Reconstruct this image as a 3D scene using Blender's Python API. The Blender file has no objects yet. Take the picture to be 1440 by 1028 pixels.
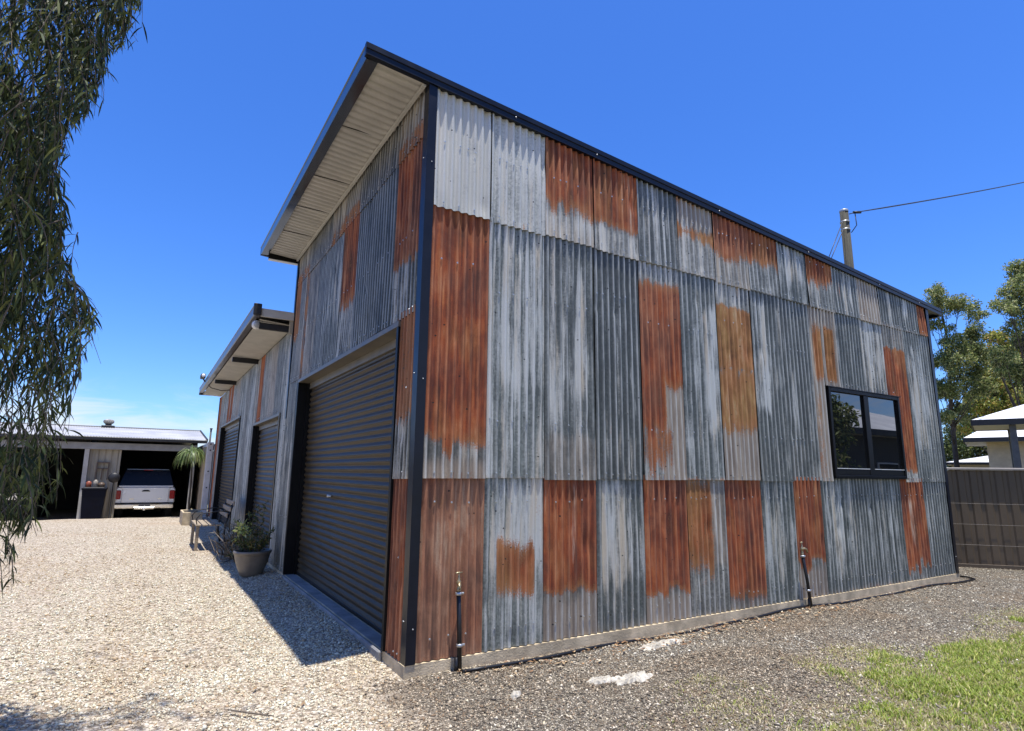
import bpy, math, random
import numpy as np
from mathutils import Vector, Matrix

random.seed(7)
RNG = np.random.default_rng(7)
SC = bpy.context.scene
COL = SC.collection
PI = math.pi

# ------------------------------------------------------------------ camera solve
W0, H0 = 1440.0, 1028.0
PC = np.array([720., 514.])
VL = np.array([206., 659.]); VR = np.array([2085., 683.])
FOC = math.sqrt(-np.dot(VL - PC, VR - PC))
def _ray(u, v):
    d = np.array([u - PC[0], -(v - PC[1]), -FOC]); return d / np.linalg.norm(d)
_x = _ray(*VR); _y = _ray(*VL); _z = np.cross(_x, _y); _z /= np.linalg.norm(_z)
_y = np.cross(_z, _x)
ROT = np.array([_x, _y, _z])
CAM = np.array([-1.7645, -4.3544, 1.408])
RGT = np.array([0.852, -0.524, 0.0]); FWD = np.array([0.522, 0.853, 0.0])

def at_depth(u, v, d):
    """A point d metres ahead of the viewpoint, used to find where a thing stands."""
    return CAM + ROT @ np.array([(u - PC[0]) / FOC, -(v - PC[1]) / FOC, -1.0]) * d

# ------------------------------------------------------------------ mesh helpers
ORG = {}
def empty(name, loc, label, cat, group=None):
    o = bpy.data.objects.new(name, None); COL.objects.link(o)
    o.empty_display_size = 0.2
    o.location = loc; o['label'] = label; o['category'] = cat
    if group: o['group'] = group
    ORG[o] = np.array(loc, float)
    return o

def tag(o, label=None, cat=None, group=None, kind=None):
    if label: o['label'] = label
    if cat: o['category'] = cat
    if group: o['group'] = group
    if kind: o['kind'] = kind
    return o

class MB:
    def __init__(s):
        s.v = []; s.f = []; s.m = []; s.sm = []
    def add(s, vs, fs, mi=0, smooth=False):
        b = len(s.v)
        s.v.extend([tuple(map(float, p)) for p in vs])
        for f in fs:
            s.f.append([b + i for i in f]); s.m.append(mi); s.sm.append(smooth)
        return s
    def box(s, a, b, mi=0, fr=None):
        x0, y0, z0 = a; x1, y1, z1 = b
        vs = [(x0,y0,z0),(x1,y0,z0),(x1,y1,z0),(x0,y1,z0),(x0,y0,z1),(x1,y0,z1),(x1,y1,z1),(x0,y1,z1)]
        if fr is not None: vs = [fr(*p) for p in vs]
        return s.add(vs, [(3,2,1,0),(4,5,6,7),(0,1,5,4),(1,2,6,5),(2,3,7,6),(3,0,4,7)], mi)
    def bbox(s, a, b, r=0.01, mi=0, fr=None):
        """box with its edges chamfered"""
        x0, y0, z0 = a; x1, y1, z1 = b
        r = min(r, (x1-x0)*.45, (y1-y0)*.45, (z1-z0)*.45)
        vs = []; idx = {}
        for ix, X in enumerate((x0, x1)):
            for iy, Y in enumerate((y0, y1)):
                for iz, Z in enumerate((z0, z1)):
                    sx, sy, sz = (1-2*ix), (1-2*iy), (1-2*iz)
                    for k in range(3):
                        p = [X + sx*r, Y + sy*r, Z + sz*r]; p[k] = (X, Y, Z)[k]
                        idx[ix,iy,iz,k] = len(vs); vs.append(tuple(p))
        fs = []
        def q(l): fs.append(tuple(idx[i] for i in l))
        for k in range(3):
            for e in (0, 1):
                c = []
                for (a_, b_) in ((0,0),(1,0),(1,1),(0,1)):
                    t = [0,0,0]; t[k] = e; t[(k+1)%3] = a_; t[(k+2)%3] = b_
                    c.append((*t, k))
                q(c if e else c[::-1])
        for k in range(3):
            for a_ in (0,1):
                for b_ in (0,1):
                    t0 = [0,0,0]; t0[(k+1)%3] = a_; t0[(k+2)%3] = b_
                    t1 = list(t0); t1[k] = 1
                    k1, k2 = (k+1)%3, (k+2)%3
                    l = [(*t0,k1),(*t1,k1),(*t1,k2),(*t0,k2)]
                    q(l)
        for ix in (0,1):
            for iy in (0,1):
                for iz in (0,1):
                    q([(ix,iy,iz,0),(ix,iy,iz,1),(ix,iy,iz,2)])
        if fr is not None: vs = [fr(*p) for p in vs]
        return s.add(vs, fs, mi)
    def prism(s, poly, a, b, mi=0, smooth=False):
        """poly: list of 3-D offsets, swept from point a to point b"""
        n = len(poly); a = np.array(a, float); b = np.array(b, float)
        vs = [a + np.array(p) for p in poly] + [b + np.array(p) for p in poly]
        fs = [tuple(range(n))[::-1], tuple(range(n, 2*n))]
        fs += [(i, (i+1) % n, n + (i+1) % n, n + i) for i in range(n)]
        return s.add(vs, fs, mi, smooth)
    def tube(s, pts, rad, seg=8, mi=0, cap=True, smooth=True):
        pts = [np.array(p, float) for p in pts]; n = len(pts)
        if not hasattr(rad, '__len__'): rad = [rad] * n
        vs = []; up = np.array([0.13, 0.27, 0.95])
        for i, p in enumerate(pts):
            t = pts[min(i+1, n-1)] - pts[max(i-1, 0)]; t /= (np.linalg.norm(t) + 1e-9)
            a = np.cross(t, up)
            if np.linalg.norm(a) < .1: a = np.cross(t, np.array([1., 0, 0]))
            a /= np.linalg.norm(a); b = np.cross(t, a)
            for k in range(seg):
                w = 2 * PI * k / seg
                vs.append(p + rad[i] * (math.cos(w) * a + math.sin(w) * b))
        fs = [(i*seg + k, i*seg + (k+1) % seg, (i+1)*seg + (k+1) % seg, (i+1)*seg + k) for i in range(n-1) for k in range(seg)]
        s.add(vs, fs, mi, smooth)
        if cap:
            b = len(s.v) - len(vs)
            s.f.append([b + k for k in range(seg)][::-1]); s.m.append(mi); s.sm.append(False)
            s.f.append([b + (n-1)*seg + k for k in range(seg)]); s.m.append(mi); s.sm.append(False)
        return s
    def lathe(s, prof, c, seg=24, mi=0, axis='z', smooth=True):
        vs = []; n = len(prof)
        for r, h in prof:
            for k in range(seg):
                w = 2 * PI * k / seg; a, b = r * math.cos(w), r * math.sin(w)
                p = (a, b, h) if axis == 'z' else ((h, a, b) if axis == 'x' else (a, h, b))
                vs.append((c[0] + p[0], c[1] + p[1], c[2] + p[2]))
        fs = [(i*seg + k, i*seg + (k+1) % seg, (i+1)*seg + (k+1) % seg, (i+1)*seg + k) for i in range(n-1) for k in range(seg)]
        return s.add(vs, fs, mi, smooth)
    def build(s, name, mats, parent=None, loc=None):
        if not isinstance(mats, (list, tuple)): mats = [mats]
        me = bpy.data.meshes.new(name)
        if parent is not None: o_ = ORG[parent]
        elif loc is not None: o_ = np.array(loc, float)
        else: o_ = np.zeros(3)
        v = np.array(s.v, float) - o_
        me.from_pydata(v.tolist(), [], s.f)
        for m in mats: me.materials.append(m)
        me.polygons.foreach_set('material_index', s.m)
        me.polygons.foreach_set('use_smooth', s.sm)
        me.validate(); me.update()
        o = bpy.data.objects.new(name, me); COL.objects.link(o)
        if parent is not None: o.parent = parent
        else: o.location = o_
        ORG[o] = o_
        return o

def fast_mesh(name, verts, faces_tri, mat, parent=None, col=None, smooth=False, loc=None):
    """numpy triangles to a mesh"""
    me = bpy.data.meshes.new(name)
    o_ = ORG[parent] if parent is not None else (np.array(loc, float) if loc is not None else np.zeros(3))
    verts = np.asarray(verts, np.float64) - o_
    nv = len(verts); nf = len(faces_tri)
    me.vertices.add(nv); me.vertices.foreach_set('co', verts.astype(np.float32).ravel())
    me.loops.add(nf * 3); me.loops.foreach_set('vertex_index', np.asarray(faces_tri, np.int32).ravel())
    me.polygons.add(nf)
    me.polygons.foreach_set('loop_start', np.arange(0, nf*3, 3, dtype=np.int32))
    me.polygons.foreach_set('loop_total', np.full(nf, 3, np.int32))
    if smooth: me.polygons.foreach_set('use_smooth', np.ones(nf, bool))
    me.update(calc_edges=True)
    if col is not None:
        a = me.attributes.new('tint', 'FLOAT_COLOR', 'POINT')
        c = np.ones((nv, 4), np.float32); c[:, :col.shape[1]] = col
        a.data.foreach_set('color', c.ravel())
    me.materials.append(mat)
    o = bpy.data.objects.new(name, me); COL.objects.link(o)
    if parent is not None: o.parent = parent
    else: o.location = o_
    ORG[o] = o_
    return o

# ------------------------------------------------------------------ materials
def new_mat(name):
    m = bpy.data.materials.new(name); m.use_nodes = True
    nt = m.node_tree; nt.nodes.clear()
    out = nt.nodes.new('ShaderNodeOutputMaterial'); b = nt.nodes.new('ShaderNodeBsdfPrincipled')
    nt.links.new(b.outputs[0], out.inputs[0])
    return m, nt, b
class NT:
    def __init__(s, nt): s.nt = nt
    def n(s, t, **k):
        x = s.nt.nodes.new(t)
        for a, v in k.items(): setattr(x, a, v)
        return x
    def l(s, a, b): s.nt.links.new(a, b)
    def val(s, sock, v):
        if isinstance(v, bpy.types.NodeSocket): s.l(v, sock)
        else: sock.default_value = v
    def math(s, op, a, b=0.0, c=0.0, clamp=False):
        x = s.n('ShaderNodeMath', operation=op, use_clamp=clamp)
        s.val(x.inputs[0], a); s.val(x.inputs[1], b); s.val(x.inputs[2], c)
        return x.outputs[0]
    def mix(s, f, a, b, mode='MIX'):
        x = s.n('ShaderNodeMix', data_type='RGBA', blend_type=mode)
        s.val(x.inputs[0], f)
        for sk, v in ((x.inputs[6], a), (x.inputs[7], b)):
            s.val(sk, v if isinstance(v, bpy.types.NodeSocket) else (*v[:3], 1))
        return x.outputs[2]
    def ss(s, v, lo, hi):
        x = s.n('ShaderNodeMapRange', interpolation_type='SMOOTHSTEP')
        s.val(x.inputs[0], v); s.val(x.inputs[1], lo); s.val(x.inputs[2], hi)
        return x.outputs[0]
    def vmul(s, v, k):
        x = s.n('ShaderNodeVectorMath', operation='MULTIPLY'); s.l(v, x.inputs[0]); x.inputs[1].default_value = k
        return x.outputs[0]
    def noise(s, v, scale, detail=3, rough=.55, dist=0.0):
        x = s.n('ShaderNodeTexNoise'); s.l(v, x.inputs['Vector'])
        x.inputs['Scale'].default_value = scale; x.inputs['Detail'].default_value = detail
        x.inputs['Roughness'].default_value = rough; x.inputs['Distortion'].default_value = dist
        return x.outputs[0]
    def voro(s, v, scale, feature='F1', rnd=1.0):
        x = s.n('ShaderNodeTexVoronoi', feature=feature); s.l(v, x.inputs['Vector'])
        x.inputs['Scale'].default_value = scale; x.inputs['Randomness'].default_value = rnd
        return x
    def ramp(s, f, stops):
        x = s.n('ShaderNodeValToRGB'); s.l(f, x.inputs[0])
        e = x.color_ramp.elements
        while len(e) < len(stops): e.new(0.5)
        for k, (p, c) in zip(e, stops): k.position = p; k.color = (*c, 1)
        return x.outputs[0]
    def bump(s, h, strength, dist, nrm=None):
        x = s.n('ShaderNodeBump'); s.l(h, x.inputs['Height'])
        x.inputs['Strength'].default_value = strength; x.inputs['Distance'].default_value = dist
        if nrm is not None: s.l(nrm, x.inputs['Normal'])
        return x.outputs[0]
    def obj(s): return s.n('ShaderNodeTexCoord').outputs['Object']
    def geo(s): return s.n('ShaderNodeNewGeometry').outputs['Position']

def surf(name, c, rough=.6, metal=0.0, var=.25, scale=6.0, bump=.15, stretch=(1,1,1), ior=1.45, c2=None, fine=40, spec=.5):
    """an ordinary surface: colour wandering between two tones, fine bump, uneven gloss"""
    m, nt, b = new_mat(name); N = NT(nt)
    v = N.vmul(N.obj(), stretch)
    n1 = N.noise(v, scale, 4, .6); n2 = N.noise(v, fine, 3, .6)
    c2 = c2 or tuple(x * (1 - var) for x in c)
    hi = tuple(min(1, x * (1 + var * .5)) for x in c)
    colr = N.mix(N.ss(n1, .3, .7), c2, hi)
    colr = N.mix(N.math('MULTIPLY', N.ss(n2, .55, .75), var), colr, tuple(x * .55 for x in c))
    N.l(colr, b.inputs['Base Color'])
    N.l(N.math('ADD', N.math('MULTIPLY', N.math('SUBTRACT', n1, .5), .25), rough, clamp=True), b.inputs['Roughness'])
    b.inputs['Specular IOR Level'].default_value = spec
    b.inputs['Metallic'].default_value = metal; b.inputs['IOR'].default_value = ior
    if bump: N.l(N.bump(n2, bump, .01), b.inputs['Normal'])
    return m

def sheet_mat():
    m, nt, b = new_mat('weathered_iron'); N = NT(nt)
    A = N.n('ShaderNodeAttribute', attribute_name='fa'); B = N.n('ShaderNodeAttribute', attribute_name='fb')
    U = N.n('ShaderNodeAttribute', attribute_name='suv')
    sa = N.n('ShaderNodeSeparateColor'); N.l(A.outputs['Color'], sa.inputs[0])
    sb = N.n('ShaderNodeSeparateColor'); N.l(B.outputs['Color'], sb.inputs[0])
    rust, white, grime, tone = sa.outputs[0], sa.outputs[1], sa.outputs[2], A.outputs['Alpha']
    hue, pale, cool = sb.outputs[0], sb.outputs[1], sb.outputs[2]
    v = U.outputs['Vector']
    Bw = N.n('ShaderNodeAttribute', attribute_name='rib_light'); sb2 = N.n('ShaderNodeCombineColor'); sb2 = N.n('ShaderNodeSeparateColor'); N.l(Bw.outputs['Color'], sb2.inputs[0])
    streak = N.noise(N.vmul(v, (24, .75, 1)), 1.0, 4, .58)
    drip = N.noise(N.vmul(v, (60, 4.0, 1)), 1.0, 3, .6)
    blotch = N.noise(N.vmul(v, (5, 2.2, 1)), 1.0, 5, .62, .4)
    speck = N.noise(N.vmul(v, (110, 70, 1)), 1.0, 3, .65)
    spang = N.voro(N.vmul(v, (75, 55, 1)), 1.0).outputs['Color']
    sv = N.n('ShaderNodeSeparateColor'); N.l(spang, sv.inputs[0])
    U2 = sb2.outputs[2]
    def d(x, k): return N.math('MULTIPLY', N.math('SUBTRACT', x, .5), k)
    def add(*xs):
        r = xs[0]
        for x in xs[1:]: r = N.math('ADD', r, x)
        return r
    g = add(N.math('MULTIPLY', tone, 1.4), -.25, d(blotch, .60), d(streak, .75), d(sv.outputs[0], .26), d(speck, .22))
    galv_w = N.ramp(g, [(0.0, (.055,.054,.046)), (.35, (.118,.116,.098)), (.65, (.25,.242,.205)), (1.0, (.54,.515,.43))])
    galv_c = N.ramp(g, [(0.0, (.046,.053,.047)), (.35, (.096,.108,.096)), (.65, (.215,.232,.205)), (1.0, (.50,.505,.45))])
    col = N.mix(cool, galv_w, galv_c)
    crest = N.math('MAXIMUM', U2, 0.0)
    wm = N.ss(add(white, d(streak, 2.3), d(blotch, .5), d(speck, .4), d(drip, .9)), .38, 1.0)
    cream = N.ss(N.noise(N.vmul(v, (12, .9, 1)), 1.0, 2, .5), .46, .66)
    col = N.mix(N.math('MULTIPLY', wm, .82), col, N.mix(cream, N.mix(cool, (.66,.615,.51), (.60,.60,.545)), (.62,.53,.39)))
    gm = N.ss(add(grime, d(blotch, .6), d(streak, .4)), .30, .80)
    gcol = N.ramp(add(N.math('MULTIPLY', streak, .6), N.math('MULTIPLY', drip, .4)), [(.3, (.15,.11,.078)), (.5, (.28,.22,.16)), (.72, (.47,.40,.30))])
    col = N.mix(N.math('MULTIPLY', gm, .88), col, gcol)
    # rust: a band with ragged, dripping edges
    low = N.noise(N.vmul(v, (13, .5, 1)), 1.0, 2, .6)
    rm_in = add(rust, d(drip, .55), d(blotch, .70), d(speck, .70), d(low, .35))
    rm = N.ss(rm_in, .33, .58)
    rn = add(.5, d(blotch, .85), d(streak, .95), d(drip, .45), d(speck, .30))
    red = N.ramp(rn, [(.22, (.070,.017,.009)), (.44, (.180,.038,.013)), (.62, (.345,.080,.020)), (.86, (.50,.185,.060))])
    brn = N.ramp(rn, [(.28, (.085,.045,.030)), (.45, (.185,.090,.052)), (.60, (.29,.150,.085)), (.76, (.42,.28,.18))])
    och = N.ramp(rn, [(.28, (.14,.065,.020)), (.45, (.28,.145,.042)), (.60, (.40,.235,.085)), (.76, (.50,.40,.23))])
    hv = N.noise(N.vmul(v, (4.5, 1.6, 1)), 1.0, 3, .55)
    hue = N.math('ADD', hue, d(hv, .9), clamp=True)
    r1 = N.mix(N.math('MULTIPLY', hue, 2.0, clamp=True), brn, red)
    r2 = N.mix(N.math('SUBTRACT', N.math('MULTIPLY', hue, 2.0), 1.0, clamp=True), r1, och)
    edge = N.math('MULTIPLY', N.ss(rm_in, .40, .55), N.math('SUBTRACT', 1.0, N.ss(rm_in, .58, .80)))
    r2 = N.mix(N.math('MULTIPLY', edge, .45), r2, (.36,.17,.062))
    r2 = N.mix(N.math('MULTIPLY', N.ss(speck, .56, .72), .45), r2, (.10,.036,.02))
    col = N.mix(rm, col, r2)
    pm = N.ss(add(pale, d(streak, 1.1), d(drip, .5)), .45, .78)
    col = N.mix(N.math('MULTIPLY', pm, .85), col, (.60,.53,.41))
    # rib light painted into the colour: paler crests on zinc and rust
    crest_light = N.math('MULTIPLY', crest, N.ss(add(.5, d(streak, .5), d(blotch, .6), d(drip, .4)), .22, .62))
    col = N.mix(N.math('MULTIPLY', crest_light, N.math('SUBTRACT', .78, N.math('MULTIPLY', rm, .34))), col, N.mix(rm, (.56,.56,.51), (.56,.25,.115)))
    # scattered scratches and grey stains
    sc = N.ss(N.noise(N.vmul(v, (45, 18, 1)), 1.0, 2, .7), .68, .76)
    col = N.mix(N.math('MULTIPLY', sc, .35), col, (.07,.06,.055))
    # old nail holes
    nh = N.voro(N.vmul(v, (13.1, 3.1, 1)), 1.0, 'F1', .9); nx_ = N.n('ShaderNodeSeparateColor'); N.l(nh.outputs['Color'], nx_.inputs[0])
    nhm = N.voro(N.vmul(v, (26.2, 26.2, 1)), 1.0, 'F1', 1.0); nhc = N.n('ShaderNodeSeparateColor'); N.l(nhm.outputs['Color'], nhc.inputs[0])
    hole = N.math('MULTIPLY', N.math('LESS_THAN', nhm.outputs['Distance'], .18), N.math('GREATER_THAN', nhc.outputs[0], .95))
    col = N.mix(hole, col, (.012,.010,.009))
    N.l(col, b.inputs['Base Color'])
    bare = N.math('SUBTRACT', 1.0, rm)
    N.l(N.math('MULTIPLY', N.math('MULTIPLY', bare, N.math('SUBTRACT', 1.0, gm)), .12), b.inputs['Metallic'])
    N.l(add(.45, N.math('MULTIPLY', rm, .38), d(speck, .25), N.math('MULTIPLY', gm, .15)), b.inputs['Roughness'])
    N.l(N.bump(add(N.math('MULTIPLY', speck, .5), N.math('MULTIPLY', N.math('MULTIPLY', rm, drip), .7)), .25, .004), b.inputs['Normal'])
    return m

def tint_mat(name, rough=.7, trans=0.0, spec=.4, gain=(1,1,1)):
    """colour carried by each stone, blade or leaf"""
    m, nt, b = new_mat(name); N = NT(nt)
    A = N.n('ShaderNodeAttribute', attribute_name='tint')
    N.l(N.mix(1.0, A.outputs['Color'], gain, 'MULTIPLY'), b.inputs['Base Color'])
    b.inputs['Roughness'].default_value = rough; b.inputs['Specular IOR Level'].default_value = spec
    if trans:
        tr = N.n('ShaderNodeBsdfTranslucent'); N.l(A.outputs['Color'], tr.inputs[0])
        mx = N.n('ShaderNodeMixShader'); mx.inputs[0].default_value = trans
        out = [x for x in nt.nodes if x.type == 'OUTPUT_MATERIAL'][0]
        N.l(b.outputs[0], mx.inputs[1]); N.l(tr.outputs[0], mx.inputs[2]); N.l(mx.outputs[0], out.inputs[0])
    return m

def ground_mat():
    m, nt, b = new_mat('ground_gravel'); N = NT(nt)
    p = N.geo(); sep = N.n('ShaderNodeSeparateXYZ'); N.l(p, sep.inputs[0])
    X, Y = sep.outputs[0], sep.outputs[1]
    wob = N.noise(p, 1.6, 5, .65); wob2 = N.noise(p, .45, 4, .6); fine = N.noise(p, 9, 4, .6)
    # pale driveway left of the shed, dark gravel right of it, lawn further out
    side = N.math('ADD', N.math('ADD', X, N.math('MULTIPLY', Y, -.28)), N.math('MULTIPLY', N.math('SUBTRACT', wob, .5), 1.1))
    dark = N.ss(side, -.32, .25)
    behind = N.ss(Y, .2, -.1)
    dark = N.math('MULTIPLY', dark, N.math('MAXIMUM', behind, N.ss(X, 8.5, 9.0)))
    vp = N.voro(p, 40); vp2 = N.voro(p, 75); vd = N.voro(p, 70)
    cp = N.n('ShaderNodeSeparateColor'); N.l(vp.outputs['Color'], cp.inputs[0])
    cd = N.n('ShaderNodeSeparateColor'); N.l(vd.outputs['Color'], cd.inputs[0])
    pc = N.ramp(cp.outputs[0], [(0, (.19,.15,.11)), (.3, (.38,.31,.225)), (.65, (.52,.44,.335)), (1, (.64,.575,.46))])
    pc = N.mix(N.math('MULTIPLY', N.ss(vp.outputs['Distance'], .45, .75), .7), pc, (.16,.125,.09))
    stain = N.ss(N.math('ADD', N.math('MULTIPLY', wob2, .6), N.math('MULTIPLY', wob, .4)), .50, .66)
    pc = N.mix(N.math('MULTIPLY', stain, .55), pc, N.mix(.5, pc, (.30,.19,.11)))
    dc = N.ramp(cd.outputs[0], [(0, (.052,.045,.034)), (.45, (.14,.118,.088)), (.8, (.25,.215,.158)), (1, (.46,.41,.31))])
    dc = N.mix(N.math('MULTIPLY', N.ss(vd.outputs['Distance'], .45, .75), .6), dc, (.05,.043,.037))
    dc = N.mix(N.math('MULTIPLY', N.ss(wob, .50, .68), .5), dc, (.22,.155,.09))
    lawn = N.ramp(fine, [(.3, (.10,.085,.045)), (.5, (.22,.185,.10)), (.7, (.12,.15,.04))])
    gl = N.math('ADD', N.math('MULTIPLY', Y, -1.0), N.math('MULTIPLY', N.math('SUBTRACT', wob, .5), 1.6))
    gl = N.math('MULTIPLY', N.ss(gl, 1.65, 2.25), N.ss(X, .9, 2.0))
    far = N.ss(N.math('MAXIMUM', X, N.math('MAXIMUM', N.math('SUBTRACT', Y, 8.0), N.math('MULTIPLY', N.math('ADD', X, 3.0), -1.0))), 14.0, 17.0)
    gl = N.math('MAXIMUM', gl, far)
    c = N.mix(dark, pc, dc); c = N.mix(gl, c, lawn)
    N.l(c, b.inputs['Base Color']); b.inputs['Roughness'].default_value = .9
    b.inputs['Specular IOR Level'].default_value = .2
    h = N.mix(dark, N.math('SUBTRACT', 1.0, vp.outputs['Distance']), N.math('SUBTRACT', 1.0, vd.outputs['Distance']))
    N.l(N.bump(h, .9, .02), b.inputs['Normal'])
    return m

IRON = sheet_mat()
NAVY = surf('navy_trim_steel', (.006,.008,.015), .34, 0.0, .25, 5, .03, ior=1.5, spec=.3)
NAVYG = surf('navy_gloss_steel', (.014,.017,.022), .15, 0.0, .2, 4, .02, ior=2.3)
BLACK = surf('black_steel', (.006,.006,.006), .45, 0.0, .3, 5, .04, spec=.22)
DARKIN = surf('dark_lining', (.02,.018,.016), .9, 0.0, .3, 3, .0)
CONC = surf('concrete', (.56,.45,.29), .85, 0.0, .35, 5, .5, fine=60)
CONCG = surf('grey_concrete', (.25,.245,.24), .85, 0.0, .3, 5, .4, fine=60)
SOFF = surf('cream_soffit_steel', (.50,.485,.44), .45, 0.0, .12, 3, .05)
CREAM = surf('cream_steel', (.34,.30,.22), .5, 0.0, .2, 3, .08, stretch=(1,1,.3))
CURT = surf('bronze_door_steel', (.062,.046,.026), .42, 0.0, .35, 3, .03, stretch=(1,1,4), ior=1.5, spec=.16)
CURT2 = surf('grey_door_steel', (.062,.050,.034), .42, 0.0, .3, 3, .03, stretch=(1,1,4), ior=1.5, spec=.3)
ZINC = surf('zinc_screw', (.55,.56,.56), .35, .8, .2, 20, .0)
JAMB = surf('olive_jamb_steel', (.15,.132,.10), .45, 0.0, .25, 4, .05)
ROOFL = surf('pale_roof_steel', (.40,.39,.37), .5, .0, .2, 1.2, .05)
ROOFW = surf('white_roof_tiles', (.72,.72,.71), .6, 0.0, .15, 1.5, .3, fine=14)
BRICK = surf('cream_brick', (.46,.385,.27), .85, 0.0, .18, 2.0, .3, fine=12)
DKFASC = surf('charcoal_fascia', (.018,.018,.02), .5, 0.0, .2, 3, .02)
FENCEM = surf('brown_fence_steel', (.105,.074,.042), .5, 0.0, .22, 1.5, .06, stretch=(1,1,.5))
FENCEC = surf('fence_capping', (.34,.30,.255), .35, 0.0, .15, 2, .03)
TWIRE = surf('dull_trellis_wire', (.26,.23,.19), .6)
WIRE = surf('galvanised_wire', (.42,.42,.40), .4, .5, .15, 9, .0)
POLEW = surf('weathered_timber_pole', (.062,.058,.042), .9, 0.0, .45, 5, .7, stretch=(6,6,.4))
TIMB = surf('grey_bench_timber', (.34,.27,.185), .75, 0.0, .4, 8, .4, stretch=(9,1,9))
RUB = surf('black_poly_pipe', (.012,.012,.013), .38, 0.0, .3, 8, .04)
BRASS = surf('dull_brass', (.42,.34,.20), .35, .7, .35, 18, .1)
POTM = surf('grey_glazed_pot', (.18,.152,.118), .42, 0.0, .25, 5, .08)
SOIL = surf('potting_soil', (.05,.035,.025), .95, 0.0, .5, 30, .6)
BARKD = surf('dark_gum_bark', (.075,.06,.047), .9, 0.0, .5, 7, .8, stretch=(3,3,.6))
BARK = surf('grey_bark', (.17,.135,.10), .9, 0.0, .5, 7, .8, stretch=(3,3,.6))
CONTW = surf('white_container_paint', (.66,.66,.63), .5, 0.0, .18, 3, .06)
CONTT = surf('tan_container_paint', (.40,.31,.20), .6, 0.0, .3, 3, .06, stretch=(1,1,.3))
SILV = surf('silver_car_paint', (.68,.68,.68), .25, .35, .0, 2, .0)
CHROME = surf('chrome', (.75,.75,.75), .14, 1.0, .06, 5, .0)
TYRE = surf('tyre_rubber', (.015,.015,.015), .85, 0.0, .3, 12, .2)
REDL = surf('red_lamp_plastic', (.30,.012,.012), .15, 0.0, .1, 12, .0)
DKPAINT = surf('dark_car_paint', (.008,.008,.009), .25, .0, .1, 2, .0, spec=.2)
WHITEP = surf('white_plastic', (.75,.74,.70), .35, 0.0, .08, 6, .02)
GLASSK = surf('dark_vehicle_glass', (.006,.006,.007), .08, 0.0, .1, 3, .0, ior=1.4, spec=.2)
BLUED = surf('blue_plastic_drum', (.004,.005,.011), .6, 0.0, .3, 4, .1, spec=.15)
LIME = surf('bleached_rubble', (.52,.475,.385), .95, 0.0, .38, 9, 1.0, fine=45)

def glass_mat():
    m, nt, b = new_mat('tinted_window_glass')
    b.inputs['Base Color'].default_value = (.006, .007, .008, 1); b.inputs['Roughness'].default_value = .012
    b.inputs['IOR'].default_value = 2.05
    N = NT(nt); N.l(N.bump(N.noise(N.obj(), 1.3, 1, .5), .06, .02), b.inputs['Normal'])
    return m
GLASS = glass_mat()

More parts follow.
